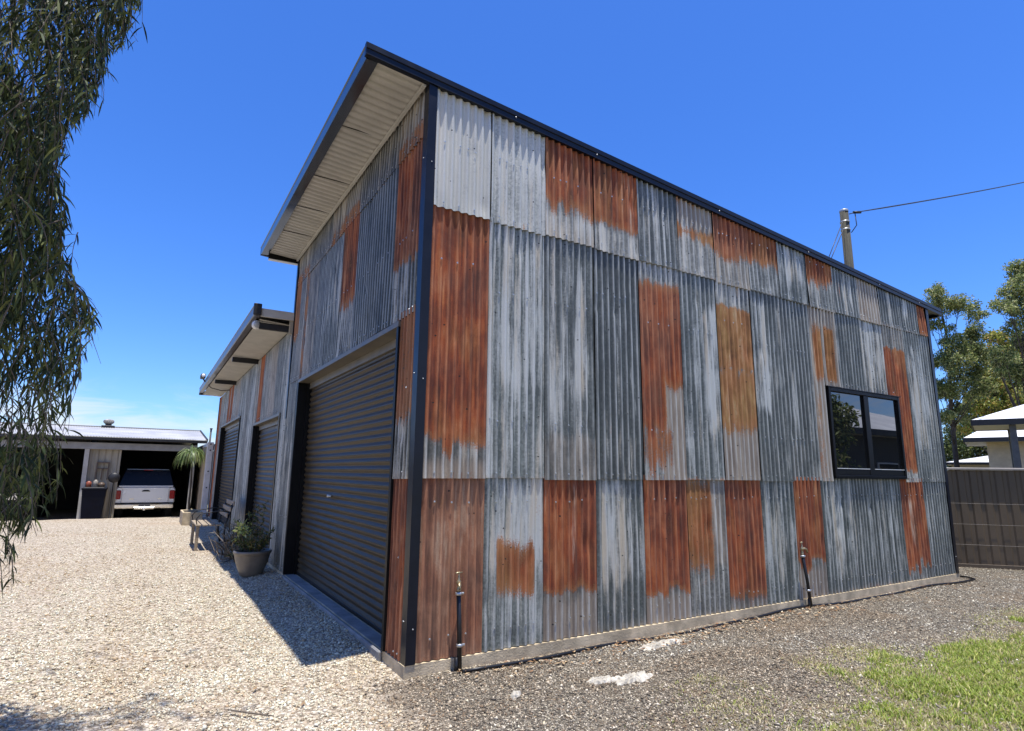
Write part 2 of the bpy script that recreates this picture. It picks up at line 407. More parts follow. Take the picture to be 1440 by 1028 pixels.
# ------------------------------------------------------------------ corrugated sheets
PITCH = 0.0762
def corr_sheet(parent, wall, u0, u1, z0, z1, off0=.007, off1=0.0, tone=.45, cool=1.0, hue=.5, patches=(), label=None, seed=None, top=None, amp=.0125,
               screws=(.055,), white=.12, plane=.02, phase=None):
    """One corrugated sheet between u0 and u1; wall 'R' faces -Y, 'L' faces -X."""
    rs = np.random.default_rng(seed if seed is not None else int(abs(u0 * 97 + z0 * 31) * 10) + 3)
    w = u1 - u0; nc = max(4, int(round(w / PITCH * 8))); nr = max(3, int((z1 - z0) / .055))
    uu = np.linspace(u0 + .0024, u1 - .0024, nc + 1); tt = np.linspace(0, 1, nr + 1)
    if phase is None: phase = rs.uniform(-.95, .95) + PI
    ztop = np.array([top(u) if top else z1 for u in uu])
    ragged = rs.uniform(-.010, .010); slant = rs.uniform(-.006, .006)
    Ug, Tg = np.meshgrid(uu, tt)
    if z0 < .1: ragged = 0.0; slant = 0.0
    foot = z0 + ragged + slant * (Ug - u0) / w
    Zg = foot + Tg * (ztop[None, :] - foot)
    jit = rs.uniform(0, .004)
    wave = amp * np.cos((Ug - u0) / w * 2 * PI * round(w / PITCH * 2) / 2 + phase)
    bend = .0035 * np.sin(Tg * rs.uniform(3, 7) + rs.uniform(0, 6)) * np.sin(Ug * 3 + rs.uniform(0, 6))
    dent = np.zeros_like(Ug)
    for _ in range(rs.integers(1, 6)):
        du, dt = rs.uniform(u0, u1), rs.uniform(z0, z1)
        dent -= rs.uniform(.004, .014) * np.exp(-((Ug - du) / rs.uniform(.02, .06)) ** 2 - ((Zg - dt) / rs.uniform(.03, .10)) ** 2)
    if z0 > .1: dent += .006 * np.exp(-(Zg - z0) / .05) * (.5 + .5 * np.sin(Ug * rs.uniform(6, 14) + rs.uniform(0, 6)))
    off = off0 + (off1 - off0) * Tg + jit + wave + bend + dent
    if wall == 'R': P = np.stack([Ug, plane - off, Zg], -1)
    else: P = np.stack([plane - off, Ug, Zg], -1)
    verts = P.reshape(-1, 3)
    n1 = nc + 1
    i = np.arange(nr)[:, None] * n1 + np.arange(nc)[None, :]
    quads = np.stack([i, i + 1, i + 1 + n1, i + n1], -1).reshape(-1, 4)
    if wall == 'L': quads = quads[:, ::-1]
    # fields
    s = (Ug - u0) / w; t = (Zg - z0) / (z1 - z0)
    ncor = max(1, int(round(w / PITCH)))
    ci = np.clip((s * ncor).astype(int), 0, ncor - 1)
    drip = rs.normal(0, .5, ncor)[ci]
    F = {'r': np.zeros_like(s), 'w': np.full_like(s, white), 'g': np.zeros_like(s), 'p': np.zeros_like(s)}
    F['w'] += (rs.normal(0, .10, ncor)[ci])
    def sm(x): x = np.clip(x, 0, 1); return x * x * (3 - 2 * x)
    H = z1 - z0
    for (k, ua, ub, va, vb, st) in patches:
        su, sv = .14, rs.uniform(.10, .50) / H
        dv = drip * rs.uniform(.02, .10) / H
        mm = sm((s - ua) / su + .5) * sm((ub - s) / su + .5) * sm((t - va + dv) / sv + .5) * sm((vb - t + dv * .4) / sv + .5)
        F[k] = np.maximum(F[k], st * mm) if k != 'w' else F[k] + st * mm
    F['g'] = np.maximum(F['g'], rs.uniform(.25, .6) * (1 - sm(t * H / rs.uniform(.07, .16))))   # damp foot of the sheet
    F['w'] = F['w'] + (.20 * (tone > .25) + .04) * (1 - np.abs(t - .5) * 2) + .16 * (rs.random(ncor) < .22)[ci]
    # rust starting at the laps, the cut foot and round old dents
    F['r'] = np.maximum(F['r'], rs.uniform(.10, .34) * (1 - sm(t * H / rs.uniform(.06, .18))))
    F['r'] = np.maximum(F['r'], rs.uniform(.05, .26) * (1 - sm((1 - t) * H / rs.uniform(.08, .2))))
    for _ in range(rs.integers(0, 3)):
        F['r'] = np.maximum(F['r'], rs.uniform(.2, .36) * np.exp(-((s - rs.random()) / .10) ** 2 - ((t - rs.random()) * H / rs.uniform(.08, .3)) ** 2))
    for _ in range(rs.integers(1, 3)):
        F['p'] = np.maximum(F['p'], rs.uniform(.15, .32) * (np.abs(ci - rs.integers(0, ncor)) < 1) * sm((t - rs.uniform(-.2, .5)) / .3))
    me = bpy.data.meshes.new('wall_sheet')
    # screws: little hex heads near the laps, with a neoprene washer
    sv_, sf_ = [], []
    def hexhead(u, z, o):
        b = len(verts) + len(sv_)
        for rr, oo in ((.0085, .001), (.0085, .003), (.0055, .0035), (.005, .0085)):
            for kk in range(6):
                a = kk * PI / 3; du, dz = rr * math.cos(a), rr * math.sin(a)
                sv_.append((u + du, plane - o - oo, z + dz) if wall == 'R' else (plane - o - oo, u + du, z + dz))
        for ring in range(3):
            for kk in range(6):
                q = (b + ring*6 + kk, b + ring*6 + (kk+1) % 6, b + (ring+1)*6 + (kk+1) % 6, b + (ring+1)*6 + kk)
                sf_.append(q if wall == 'L' else q[::-1])
        cap = tuple(b + 18 + kk for kk in range(6)); sf_.append(cap[::-1] if wall == 'R' else cap)
    crest = (np.arange(ncor) * 2 * PI - phase)
    for zz in screws:
        z = z0 + zz if zz >= 0 else z1 + zz
        for j, a in enumerate(crest):
            if j % 2 and rs.random() > .15: continue
            u = u0 + a / (2 * PI * round(w / PITCH * 2) / 2) * w
            if u < u0 + .012 or u > u1 - .012: continue
            tz = (z - z0) / (z1 - z0)
            o = off0 + (off1 - off0) * tz + jit + amp + .001
            hexhead(u + rs.uniform(-.004, .004), z + rs.uniform(-.012, .012), o)
    allv = np.concatenate([verts, np.array(sv_).reshape(-1, 3)]) if sv_ else verts
    org = ORG[parent]
    me.from_pydata((allv - org).tolist(), [], quads.tolist() + [list(q) for q in sf_])
    nv = len(allv); n0 = len(verts)
    fa = np.zeros((nv, 4), np.float32); fb = np.zeros((nv, 4), np.float32); suv = np.zeros((nv, 3), np.float32)
    fa[:n0, 0] = F['r'].ravel(); fa[:n0, 1] = F['w'].ravel(); fa[:n0, 2] = F['g'].ravel(); fa[:, 3] = tone
    fb[:, 0] = hue; fb[:n0, 1] = F['p'].ravel(); fb[:, 2] = cool
    sd = rs.uniform(0, 50)
    rib_mask = np.zeros((nv, 4), np.float32); rib_mask[:n0, 2] = np.clip((wave / amp).ravel(), 0, 1) ** 1.9 * np.repeat(rs.uniform(.75, 1.0, 1), n0)  # crest mask for the light painted on the ribs
    suv[:n0, 0] = (Ug - u0).ravel() + sd; suv[:n0, 1] = Zg.ravel() + sd * .37; suv[:, 2] = sd
    for nm, tp, arr, key in (('rib_light', 'FLOAT_COLOR', rib_mask, 'color'), ('fa', 'FLOAT_COLOR', fa, 'color'), ('fb', 'FLOAT_COLOR', fb, 'color'), ('suv', 'FLOAT_VECTOR', suv, 'vector')):
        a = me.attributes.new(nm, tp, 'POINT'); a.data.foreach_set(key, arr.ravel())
    me.materials.append(IRON); me.materials.append(ZINC)
    mi = np.zeros(len(quads) + len(sf_), np.int32); mi[len(quads):] = 1
    me.polygons.foreach_set('material_index', mi)
    smv = np.zeros(len(mi), bool); smv[:len(quads)] = True
    me.polygons.foreach_set('use_smooth', smv)
    me.update()
    o = bpy.data.objects.new('wall_sheet', me); COL.objects.link(o); o.parent = parent; ORG[o] = org
    if label: o['label'] = label
    return o

def roller_curtain(y0, y1, z0, z1, x, pitch=.077):
    """a door curtain of rolled ribs, facing -X"""
    mb = MB(); n = int((z1 - z0) / pitch)
    prof = []
    pr = [(0, 0), (.10, -.004), (.24, -.0135), (.40, -.0165), (.56, -.0135), (.70, -.004), (.80, 0), (.86, .004), (.93, .004)]
    for i in range(n):
        for t, d in pr: prof.append((x + d, z0 + (i + t) * pitch))
    prof.append((x, z1))
    vs = [(a, y0, b) for a, b in prof] + [(a, y1, b) for a, b in prof]
    k = len(prof)
    mb.add(vs, [(i, i + 1, k + i + 1, k + i) for i in range(k - 1)], 0, True)
    return mb

# ================================================================== THE TALL SHED
ZT = lambda x: 4.935 - .0735 * (x + .56)      # roof line (top of the barge) falls to the back
shed = empty('corrugated_shed', (0, 0, -.09), 'tall skillion shed clad in rusty and grey patchwork corrugated iron', 'shed')
mb = MB(); mb.box((0, 0, -.32), (8.9, 5.3, 0))
mb.build('slab', CONC, shed)

mb = MB()
# solid backing added behind the sheets to stop light leaking (right wall, end wall, rear wall, and round the big door)
def wallpoly(mb, pts, d):
    mb.prism(pts, (0, 0, 0), d)
mb.prism([(.05, .05, .002), (8.84, .05, .002), (8.84, .05, ZT(8.84) - .06), (.05, .05, ZT(.05) - .06)], (0, 0, 0), (0, .04, 0))
mb.prism([(.05, 5.2, .002), (8.84, 5.2, .002), (8.84, 5.2, ZT(8.84) - .06), (.05, 5.2, ZT(.05) - .06)], (0, 0, 0), (0, .04, 0))
mb.box((8.82, .093, .002), (8.86, 5.197, ZT(8.86) - .065))
mb.box((.05, .093, 2.72), (.09, 5.197, ZT(.05) - .065))
mb.box((.05, .093, .002), (.09, .43, 2.717)); mb.box((.05, 4.47, .002), (.09, 5.197, 2.717))
mb.build('wall_backing', DARKIN, shed)

def Rz(x): return ZT(x) - .03
C_ = dict
# ---- bottom row, left to right along the sunlit wall
bottom = [
 (0.09, .655, dict(tone=.40, cool=0, hue=.08, patches=[('r',-.2,1.2,-.3,1.3,.85),('r',.45,.95,.0,.45,.2)], label='dull brown fully rusted wall sheet')),
 (.655, 1.262, dict(tone=.58, cool=1, hue=.68, white=.34, patches=[('w',.15,.95,.45,.95,.32),('w',.55,.75,.3,1,.2),('r',.20,.84,.28,.60,.80)], label='pale zinc wall sheet with an orange rust patch')),
 (1.262, 1.862, dict(tone=.42, cool=.2, hue=.5, patches=[('r',-.2,1.2,.27,1.3,.9),('p',.50,.62,.40,1.2,.55),('p',.88,.97,.2,1.2,.5),('g',-.2,1.2,-.3,.3,.75)], label='rusty wall sheet with pale streaks')),
 (1.862, 2.47, dict(tone=.40, cool=1, white=.25, patches=[('w',.1,.9,.30,.95,.30),('g',-.2,1.2,-.2,.08,.5)])),
 (2.47, 3.085, dict(tone=.42, cool=.2, hue=.42, patches=[('r',-.2,1.2,.20,1.3,.92),('w',.1,.35,.2,.32,.4),('g',-.2,1.2,-.3,.22,.8)], label='red rusted wall sheet with a grey foot')),
 (3.085, 3.69, dict(tone=.50, cool=.1, hue=.72, patches=[('r',-.1,.62,.30,1.0,.72),('g',-.2,1.2,.3,1.3,.62),('p',.6,.9,.3,1.2,.5),('w',-.2,1.2,-.2,.28,.2)], label='ochre stained wall sheet')),
 (3.69, 4.31, dict(tone=.45, cool=.2, hue=.45, patches=[('r',-.2,1.2,.07,1.3,.95),('g',-.2,1.2,-.2,.1,.6)], label='red rusted wall sheet')),
 (4.31, 4.90, dict(tone=.44, cool=1, white=.2, patches=[('p',.38,.58,.1,1.0,.62),('w',.0,.3,.3,1,.25)])),
 (4.90, 5.50, dict(tone=.46, cool=.2, hue=.52, patches=[('r',-.2,1.2,.27,1.3,.95),('g',-.2,1.2,-.3,.28,.75)], label='orange rusted wall sheet with a brown foot')),
 (5.50, 6.13, dict(tone=.40, cool=1, white=.24, patches=[('p',.30,.62,.15,.85,.60),('w',.1,.7,.1,.95,.38)])),
 (6.13, 6.76, dict(tone=.30, cool=1, white=.12, patches=[('w',.3,.8,.3,.75,.15)])),
 (6.76, 7.42, dict(tone=.30, cool=1, white=.14, patches=[('w',.0,.2,.0,1.0,.2)])),
 (7.42, 8.08, dict(tone=.45, cool=.2, hue=.52, patches=[('r',-.2,1.2,.12,1.3,.95),('p',.3,.62,.25,.9,.55),('w',-.2,1.2,-.2,.1,.2)], label='rusty wall sheet with a pale centre')),
 (8.08, 8.80, dict(tone=.28, cool=1, white=.10, patches=[])),
]
for i, (a, b, k) in enumerate(bottom):
    corr_sheet(shed, 'R', a, b, .006, 1.41 if not (6.1 < a < 7.4) else 1.425, .002, 0.0, screws=(.16, -.24), seed=100 + i, phase=PI + .3 * math.sin(i * 2.7), **k)
# ---- middle row
middle = [
 (.09, .655, dict(tone=.40, cool=0, hue=.5, patches=[('r',-.2,1.2,.13,1.3,.97),('g',-.2,1.2,-.3,.075,.9),('w',-.2,1.2,.08,.15,.55)], label='orange rusted wall sheet with a beige foot')),
 (.655, 1.262, dict(tone=.56, cool=1, white=.36, patches=[('w',.1,.9,.35,.95,.30),('g',.2,.45,.75,.88,.4)], label='pale zinc streaked wall sheet')),
 (1.262, 1.862, dict(tone=.42, cool=.8, white=.15, patches=[('w',.55,.85,.35,.85,.42),('w',.05,.2,.2,1,.25),('g',-.2,1.2,-.3,.20,.55)])),
 (1.862, 2.47, dict(tone=.24, cool=.9, white=.10, patches=[('w',.2,.9,-.2,.18,.2)])),
 (2.47, 3.085, dict(tone=.55, cool=.2, hue=.38, patches=[('r',-.2,1.2,.42,.89,.95),('r',-.2,.55,.2,.5,.85),('g',.4,1.2,-.2,.5,.8),('r',-.2,.7,.05,.25,.55),('w',-.2,1.2,.92,1.3,.35)], label='brown rust sheet with a pale head')),
 (3.085, 3.69, dict(tone=.42, cool=1, white=.18, patches=[('w',.55,.95,.2,.85,.55),('w',.0,.2,.0,.3,.3)])),
 (3.69, 4.31, dict(tone=.55, cool=.2, hue=.86, patches=[('r',-.1,1.2,.24,.55,.8),('r',-.2,1.2,.55,.86,.95),('g',-.2,1.2,-.3,.26,.8),('p',.0,1.0,.02,.22,.3),('w',-.2,1.2,.88,1.3,.35)], label='ochre and orange rust sheet')),
 (4.31, 4.93, dict(tone=.34, cool=.9, white=.14, patches=[('w',.1,.45,.35,.95,.55),('g',-.2,1.2,-.2,.22,.35)])),
 (4.93, 5.54, dict(tone=.30, cool=.8, white=.12, patches=[('g',-.2,1.2,-.2,.22,.35)])),
 (5.54, 6.13, dict(tone=.50, cool=.2, hue=.72, patches=[('r',.1,.9,.55,.88,.78),('g',-.2,1.2,-.2,1.2,.72),('p',.0,.3,.1,1.0,.45),('r',-.2,.5,-.2,.5,.35)], label='stained sheet beside the window')),
 (6.13, 6.76, dict(tone=.30, cool=1, white=.08)),
 (6.76, 7.38, dict(tone=.40, cool=.6, white=.22, patches=[('w',-.2,1.2,.5,1.0,.2)])),
 (7.38, 8.0, dict(tone=.5, cool=.2, hue=.55, patches=[('r',.0,.92,.07,.84,.98),('g',-.2,1.2,.82,1.2,.5),('w',-.2,1.2,-.2,.1,.4)], label='bright orange rust sheet beside the window')),
 (8.0, 8.80, dict(tone=.42, cool=1, white=.20, patches=[('w',.1,.6,.2,.9,.35),('g',-.2,1.2,-.2,.16,.35)])),
]
WX0, WX1, WZ0, WZ1 = 5.79, 7.61, 1.405, 2.585
for i, (a, b, k) in enumerate(middle):
    sd = 200 + i
    scr = (.055, .5, -.7) if i % 3 else (.055, -.5)
    if b <= WX0 or a >= WX1:
        corr_sheet(shed, 'R', a, b, 1.357, 3.70, .012, 0.0, screws=scr, seed=sd, phase=PI + .95 + .45 * math.sin(i * 1.9 + 1), **k)
    else:                                   # sheets cut round the window
        if a < WX0: corr_sheet(shed, 'R', a, WX0 - .006, 1.357, 3.70, .011, 0.0, screws=(.055,), seed=sd, **k); aa = WX0
        else: aa = a
        if b > WX1:
            corr_sheet(shed, 'R', WX1 + .006, b, 1.357, 3.70, .011, 0.0, screws=(.055,), seed=sd, **k); bb = WX1
        else: bb = b
        k2 = dict(k); H = 2.343; lo = (WZ1 - 1.357) / H
        k2['patches'] = [(q, ua, ub, (va - lo) / (1 - lo), (vb - lo) / (1 - lo), st) for (q, ua, ub, va, vb, st) in k.get('patches', [])]
        k2.pop('label', None)
        corr_sheet(shed, 'R', aa, bb, WZ1 + .012, 3.70, .007, 0.0, screws=(.055,), seed=sd + 40, **k2)
# ---- top row, its head hidden by the barge
topr = [
 (.09, .655, dict(tone=1.0, cool=.3, white=.35, patches=[('g',-.2,1.2,-.2,.2,.3)], label='pale grey wall sheet under the roof')),
 (.655, 1.262, dict(tone=.86, cool=.7, white=.38, patches=[('g',-.2,1.2,-.2,.16,.35)])),
 (1.262, 1.862, dict(tone=.55, cool=.2, hue=.55, patches=[('r',-.2,1.2,.30,1.4,.95),('w',-.2,1.2,-.3,.26,.5),('p',.62,.95,.1,.9,.35),('g',-.2,1.2,-.2,.2,.45)], label='rust sheet with a whitened foot')),
 (1.862, 2.47, dict(tone=.55, cool=.2, hue=.55, patches=[('r',-.2,1.2,.28,1.4,.92),('w',-.2,1.2,-.3,.26,.55),('p',.55,.98,.0,1.2,.42)], label='rust sheet with pale cream streaks')),
 (2.47, 3.085, dict(tone=.36, cool=.8, white=.18)),
 (3.085, 3.69, dict(tone=.6, cool=.1, hue=.78, white=.3, patches=[('g',-.2,1.2,.5,1.3,.7),('r',-.2,1.2,.42,.62,.72),('r',-.2,1.2,.9,1.4,.7)], label='grey sheet with an ochre band')),
 (3.69, 4.31, dict(tone=.55, cool=.2, hue=.30, patches=[('r',-.2,1.2,.38,1.4,.92),('w',.1,.6,.1,.4,.45),('g',-.2,1.2,-.2,.4,.5)], label='dark red rust sheet under the roof')),
 (4.31, 4.92, dict(tone=.5, cool=.5, hue=.62, white=.22, patches=[('r',-.2,1.2,.45,1.4,.88)], label='grey sheet with a rusty head')),
 (4.92, 5.54, dict(tone=.46, cool=1, white=.3, patches=[('w',.1,.9,.3,.9,.2)])),
 (5.54, 6.15, dict(tone=.52, cool=.5, hue=.58, white=.26, patches=[('r',-.2,1.2,.50,1.4,.86)], label='grey sheet with an orange head')),
 (6.15, 6.78, dict(tone=.36, cool=1, white=.2)),
 (6.78, 7.36, dict(tone=.5, cool=.1, hue=.85, patches=[('g',-.2,1.2,-.2,1.3,.75),('r',.0,.4,.0,.4,.4)], label='ochre stained sheet under the roof')),
 (7.36, 7.95, dict(tone=.28, cool=.9, white=.12)),
 (7.95, 8.52, dict(tone=.34, cool=1, white=.2, patches=[('w',.2,.5,.4,.9,.4)])),
 (8.52, 8.80, dict(tone=.45, cool=.2, hue=.55, patches=[('r',-.2,1.2,.0,1.3,.95)], label='narrow orange rust sheet at the far corner')),
]
for i, (a, b, k) in enumerate(topr):
    corr_sheet(shed, 'R', a, b, 3.66, Rz((a + b) / 2), .012, 0.0, screws=(.055, .62), seed=300 + i, phase=PI + 1.95 + .45 * math.sin(i * 2.3), top=Rz, **k)

# ---- left wall (sheet tones lowered to deepen its shade), round the big roller door
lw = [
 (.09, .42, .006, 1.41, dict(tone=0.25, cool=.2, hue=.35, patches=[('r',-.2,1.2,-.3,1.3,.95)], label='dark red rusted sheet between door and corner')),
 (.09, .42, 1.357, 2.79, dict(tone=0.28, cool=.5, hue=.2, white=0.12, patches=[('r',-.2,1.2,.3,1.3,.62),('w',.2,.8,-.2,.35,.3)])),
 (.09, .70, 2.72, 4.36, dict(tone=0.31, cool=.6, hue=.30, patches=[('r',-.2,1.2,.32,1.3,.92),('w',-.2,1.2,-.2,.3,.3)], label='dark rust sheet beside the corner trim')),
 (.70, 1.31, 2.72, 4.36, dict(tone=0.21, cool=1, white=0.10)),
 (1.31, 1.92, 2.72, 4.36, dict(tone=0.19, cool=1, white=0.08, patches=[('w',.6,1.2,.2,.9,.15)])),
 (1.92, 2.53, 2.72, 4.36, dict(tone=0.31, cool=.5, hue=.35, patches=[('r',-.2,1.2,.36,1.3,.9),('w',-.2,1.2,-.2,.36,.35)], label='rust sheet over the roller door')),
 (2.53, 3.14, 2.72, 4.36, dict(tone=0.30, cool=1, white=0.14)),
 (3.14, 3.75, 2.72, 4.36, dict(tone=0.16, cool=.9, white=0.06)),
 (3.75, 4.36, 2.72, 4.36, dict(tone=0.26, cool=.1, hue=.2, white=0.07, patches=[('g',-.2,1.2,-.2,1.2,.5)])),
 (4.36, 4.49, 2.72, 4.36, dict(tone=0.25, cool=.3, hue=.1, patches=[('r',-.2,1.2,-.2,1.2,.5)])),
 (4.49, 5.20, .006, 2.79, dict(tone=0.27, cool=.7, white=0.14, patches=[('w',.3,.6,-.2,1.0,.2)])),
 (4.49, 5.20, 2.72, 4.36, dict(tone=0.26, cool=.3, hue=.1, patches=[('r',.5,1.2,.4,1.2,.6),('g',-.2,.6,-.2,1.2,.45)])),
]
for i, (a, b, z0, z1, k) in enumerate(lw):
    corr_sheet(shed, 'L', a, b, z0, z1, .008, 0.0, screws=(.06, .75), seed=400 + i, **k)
for i, y in enumerate(np.arange(.09, 5.0, .61)):
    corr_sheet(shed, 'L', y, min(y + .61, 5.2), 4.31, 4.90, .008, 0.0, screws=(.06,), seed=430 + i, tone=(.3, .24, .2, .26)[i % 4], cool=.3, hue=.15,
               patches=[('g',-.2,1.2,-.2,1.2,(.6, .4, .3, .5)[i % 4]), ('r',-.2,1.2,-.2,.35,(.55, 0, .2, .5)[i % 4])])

# ---- trims
def trim(parent, x, y, sx, z1, name='corner_trim'):
    mb = MB(); w = .075; t = .004
    if sx > 0:
        poly = [(x - .005, y - .005, 0), (x + w, y - .005, 0), (x + w, y - .005 + t, 0), (x - .005 + t, y - .005 + t, 0), (x - .005 + t, y + w + .02, 0), (x - .005, y + w + .02, 0)]
    else:
        poly = [(x + .005, y - .005, 0), (x + .005, y + w, 0), (x + .005 - t, y + w, 0), (x + .005 - t, y - .005 + t, 0), (x - w, y - .005 + t, 0), (x - w, y - .005, 0)]
    mb.prism(poly, (0, 0, .003), (0, 0, z1))
    for z in np.arange(.25, z1 - .1, 1.9):
        for fx in ((x + .045) if sx > 0 else (x - .04),):
            mb.lathe([(.001, -.007), (.004, -.006), (.0055, -.003), (.0055, 0)], (fx, y - .005, z), 8, 1, 'y')
        if sx > 0: mb.lathe([(.001, -.007), (.004, -.006), (.0055, -.003), (.0055, 0)], (x - .005, y + .06, z + .05), 8, 1, 'x')
    mb.build(name, [NAVY, ZINC], parent)
trim(shed, .012, -.002, 1, ZT(0) - .05)
trim(shed, 8.878, -.002, -1, ZT(8.88) - .05)
mb = MB(); mb.box((-.012, 5.2, 2.2), (.05, 5.275, 4.88)); mb.build('corner_trim', NAVY, shed)
# plain end and rear cladding
mb = MB()
n = 420
def corr_strip(mb, p0, p1, z0, z1a, z1b, nrm, amp=.009, pitch=PITCH, mi=0):
    p0 = np.array(p0, float); p1 = np.array(p1, float); L = np.linalg.norm(p1 - p0); k = int(L / pitch * 6)
    vs = []
    for i in range(k + 1):
        t = i / k; p = p0 + (p1 - p0) * t + np.array(nrm) * amp * math.cos(t * L / pitch * 2 * PI)
        vs.append((p[0], p[1], z0)); vs.append((p[0], p[1], z1a + (z1b - z1a) * t))
    mb.add(vs, [(2*i, 2*i+2, 2*i+3, 2*i+1) for i in range(k)], mi, True)
corr_strip(mb, (8.885, .09, 0), (8.885, 5.24, 0), 0.0, ZT(8.88) - .05, ZT(8.88) - .05, (1, 0, 0))
corr_strip(mb, (8.88, 5.265, 0), (.05, 5.265, 0), 0.0, ZT(8.88) - .05, ZT(.05) - .05, (0, 1, 0))
mb.build('rear_cladding', surf('plain_zinc_cladding', (.22,.235,.245), .45, .35, .4, 2, .05, stretch=(1,1,.3)), shed)

# ---- roof, barge and eave
RY1 = 5.42
mb = MB()
k = int((RY1 + .02) / PITCH * 6); vs = []
for i in range(k + 1):
    y = -.005 + (RY1 + .005) * i / k; dz = .008 * math.cos(y / PITCH * 2 * PI)
    for x in (-.53, 9.35): vs.append((x, y, ZT(x) - .018 + dz))
mb.add(vs, [(2*i, 2*i+1, 2*i+3, 2*i+2) for i in range(k)], 0, True)
roof = mb.build('roof', surf('dark_roof_steel', (.05,.055,.065), .4, .1, .2, 2, .03), shed)
mb = MB()
prof = [(0, .03, 0), (0, -.006, .004), (0, -.014, 0), (0, -.014, -.044), (0, -.022, -.049), (0, -.022, -.056), (0, -.012, -.061), (0, -.012, -.104), (0, -.022, -.109), (0, -.022, -.118), (0, .03, -.118)]
mb.prism([(p[0], p[1], p[2]) for p in prof], (-.572, 0, ZT(-.562) + .012), (9.36, 0, ZT(9.36) + .012))
for x in (.9, 1.9, 3.8, 5.6, 7.4, 8.6):
    mb.lathe([(.001, -.012), (.007, -.010), (.009, -.004), (.009, 0)], (x, -.012, ZT(x) - .06), 8, 1, 'y')
mb.build('barge_capping', [NAVY, ZINC], roof)
# far barge
mb = MB(); mb.prism([(0, 0, 0), (0, .04, 0), (0, .04, -.13), (0, 0, -.13)], (-.562, RY1 - .02, ZT(-.56) + .012), (9.36, RY1 - .02, ZT(9.36) + .012))
mb.build('barge_capping', NAVY, roof)
# front eave fascia (glossy) with its underside
mb = MB()
zf = ZT(-.56)
prof = [(-.562, 0, zf + .016), (-.570, 0, zf + .008), (-.562, 0, zf - .002), (-.562, 0, zf - .10), (-.556, 0, zf - .115), (-.455, 0, zf - .115), (-.450, 0, zf - .105), (-.450, 0, zf + .0), (-.50, 0, zf + .016)]
mb.prism(prof[::-1], (0, .0305, 0), (0, RY1 + .015, 0))
mb.build('eave_fascia', NAVYG, roof)
# back fascia
mb = MB(); mb.box((9.30, .03, ZT(9.3) - .13), (9.355, RY1 - .02, ZT(9.35) + .005)); mb.box((8.9, .035, ZT(9.1) - .10), (9.30, RY1 - .03, ZT(9.1) - .075))
mb.build('gutter', NAVY, roof)
# ribbed soffit
mb = MB(); vs = []
k = int(5.3 / PITCH * 8)
for i in range(k + 1):
    y = .02 + 5.3 * i / k; w = math.cos(y / .105 * 2 * PI)
    dz = .020 * max(-.5, min(.6, w * 1.4))
    for x in (-.452, .03): vs.append((x, y, ZT(x) - .075 + dz))
mb.add(vs, [(2*i, 2*i+2, 2*i+3, 2*i+1) for i in range(k)], 0, False)
for y in (1.12, 2.30, 3.25, 4.2): mb.box((-.45, y, ZT(-.2) - .0855), (.0, y + .004, ZT(-.2) - .076), 1)
mb.box((-.035, .03, ZT(0) - .125), (-.012, 5.25, ZT(0) - .086), 0)
mb.build('soffit', [SOFF, DARKIN], roof)
mb = MB(); mb.box((-.45, 5.30, zf - .19), (-.0, 5.36, zf - .10)); mb.box((-.45, 5.29, zf - .20), (-.0, 5.37, zf - .19), 1)
mb.build('end_beam', [BLACK, WHITEP], roof)

# ---- big roller door
def roller_door(parent, y0, y1, zh, rec, mat, jamb, pitch=.077, handle=True):
    d = roller_curtain(y0 + .03, y1 - .03, .012, zh - .09, rec, pitch).build('roller_door', mat, parent)
    mb = MB()
    mb.bbox((rec - .022, y0 + .04, .001), (rec + .01, y1 - .04, .045), .006)
    mb.build('bottom_rail', BLACK, d)
    if handle:
        yc = (y0 + y1) / 2 + .45; mb = MB()
        mb.bbox((rec - .04, yc - .06, 1.10), (rec - .018, yc + .06, 1.125), .006); mb.lathe([(.001, -.03), (.018, -.028), (.02, -.01)], (rec, yc + .12, 1.11), 10, 0, 'x')
        mb.build('handle', ZINC, d)
    mb = MB()
    # side jambs: reveal plus a flange on the wall face
    for (ya, yb) in ((y0 - .045, y0), (y1, y1 + .06)):
        mb.box((-.016, ya, .003), (rec + .05, yb, zh + .001), 0)
    mb.box((rec - .05, y0 + .002, .003), (rec + .045, y0 + .05, zh - .005), 0)
    mb.box((rec - .05, y1 - .05, .003), (rec + .045, y1 - .002, zh - .005), 0)
    mb.box((rec + .04, y0 + .052, .003), (rec + .07, y1 - .052, zh - .005), 0)
    mb.build('door_jamb', BLACK, d)
    mb = MB(); mb.box((-.018, y0 - .045, zh + .004), (rec + .05, y1 + .06, zh + .05)); mb.box((rec - .03, y0 + .003, zh - .085), (rec + .05, y1 - .003, zh + .002))
    mb.build('door_head', jamb, d)
    return d
roller_door(shed, .46, 4.43, 2.66, .165, CURT, JAMB)
mb = MB(); mb.bbox((-.035, .46, -.2), (.0, 4.47, -.004), .01); mb.bbox((.001, .47, .0005), (.13, 4.42, .004), .002)
mb.build('door_sill', CONCG, shed)

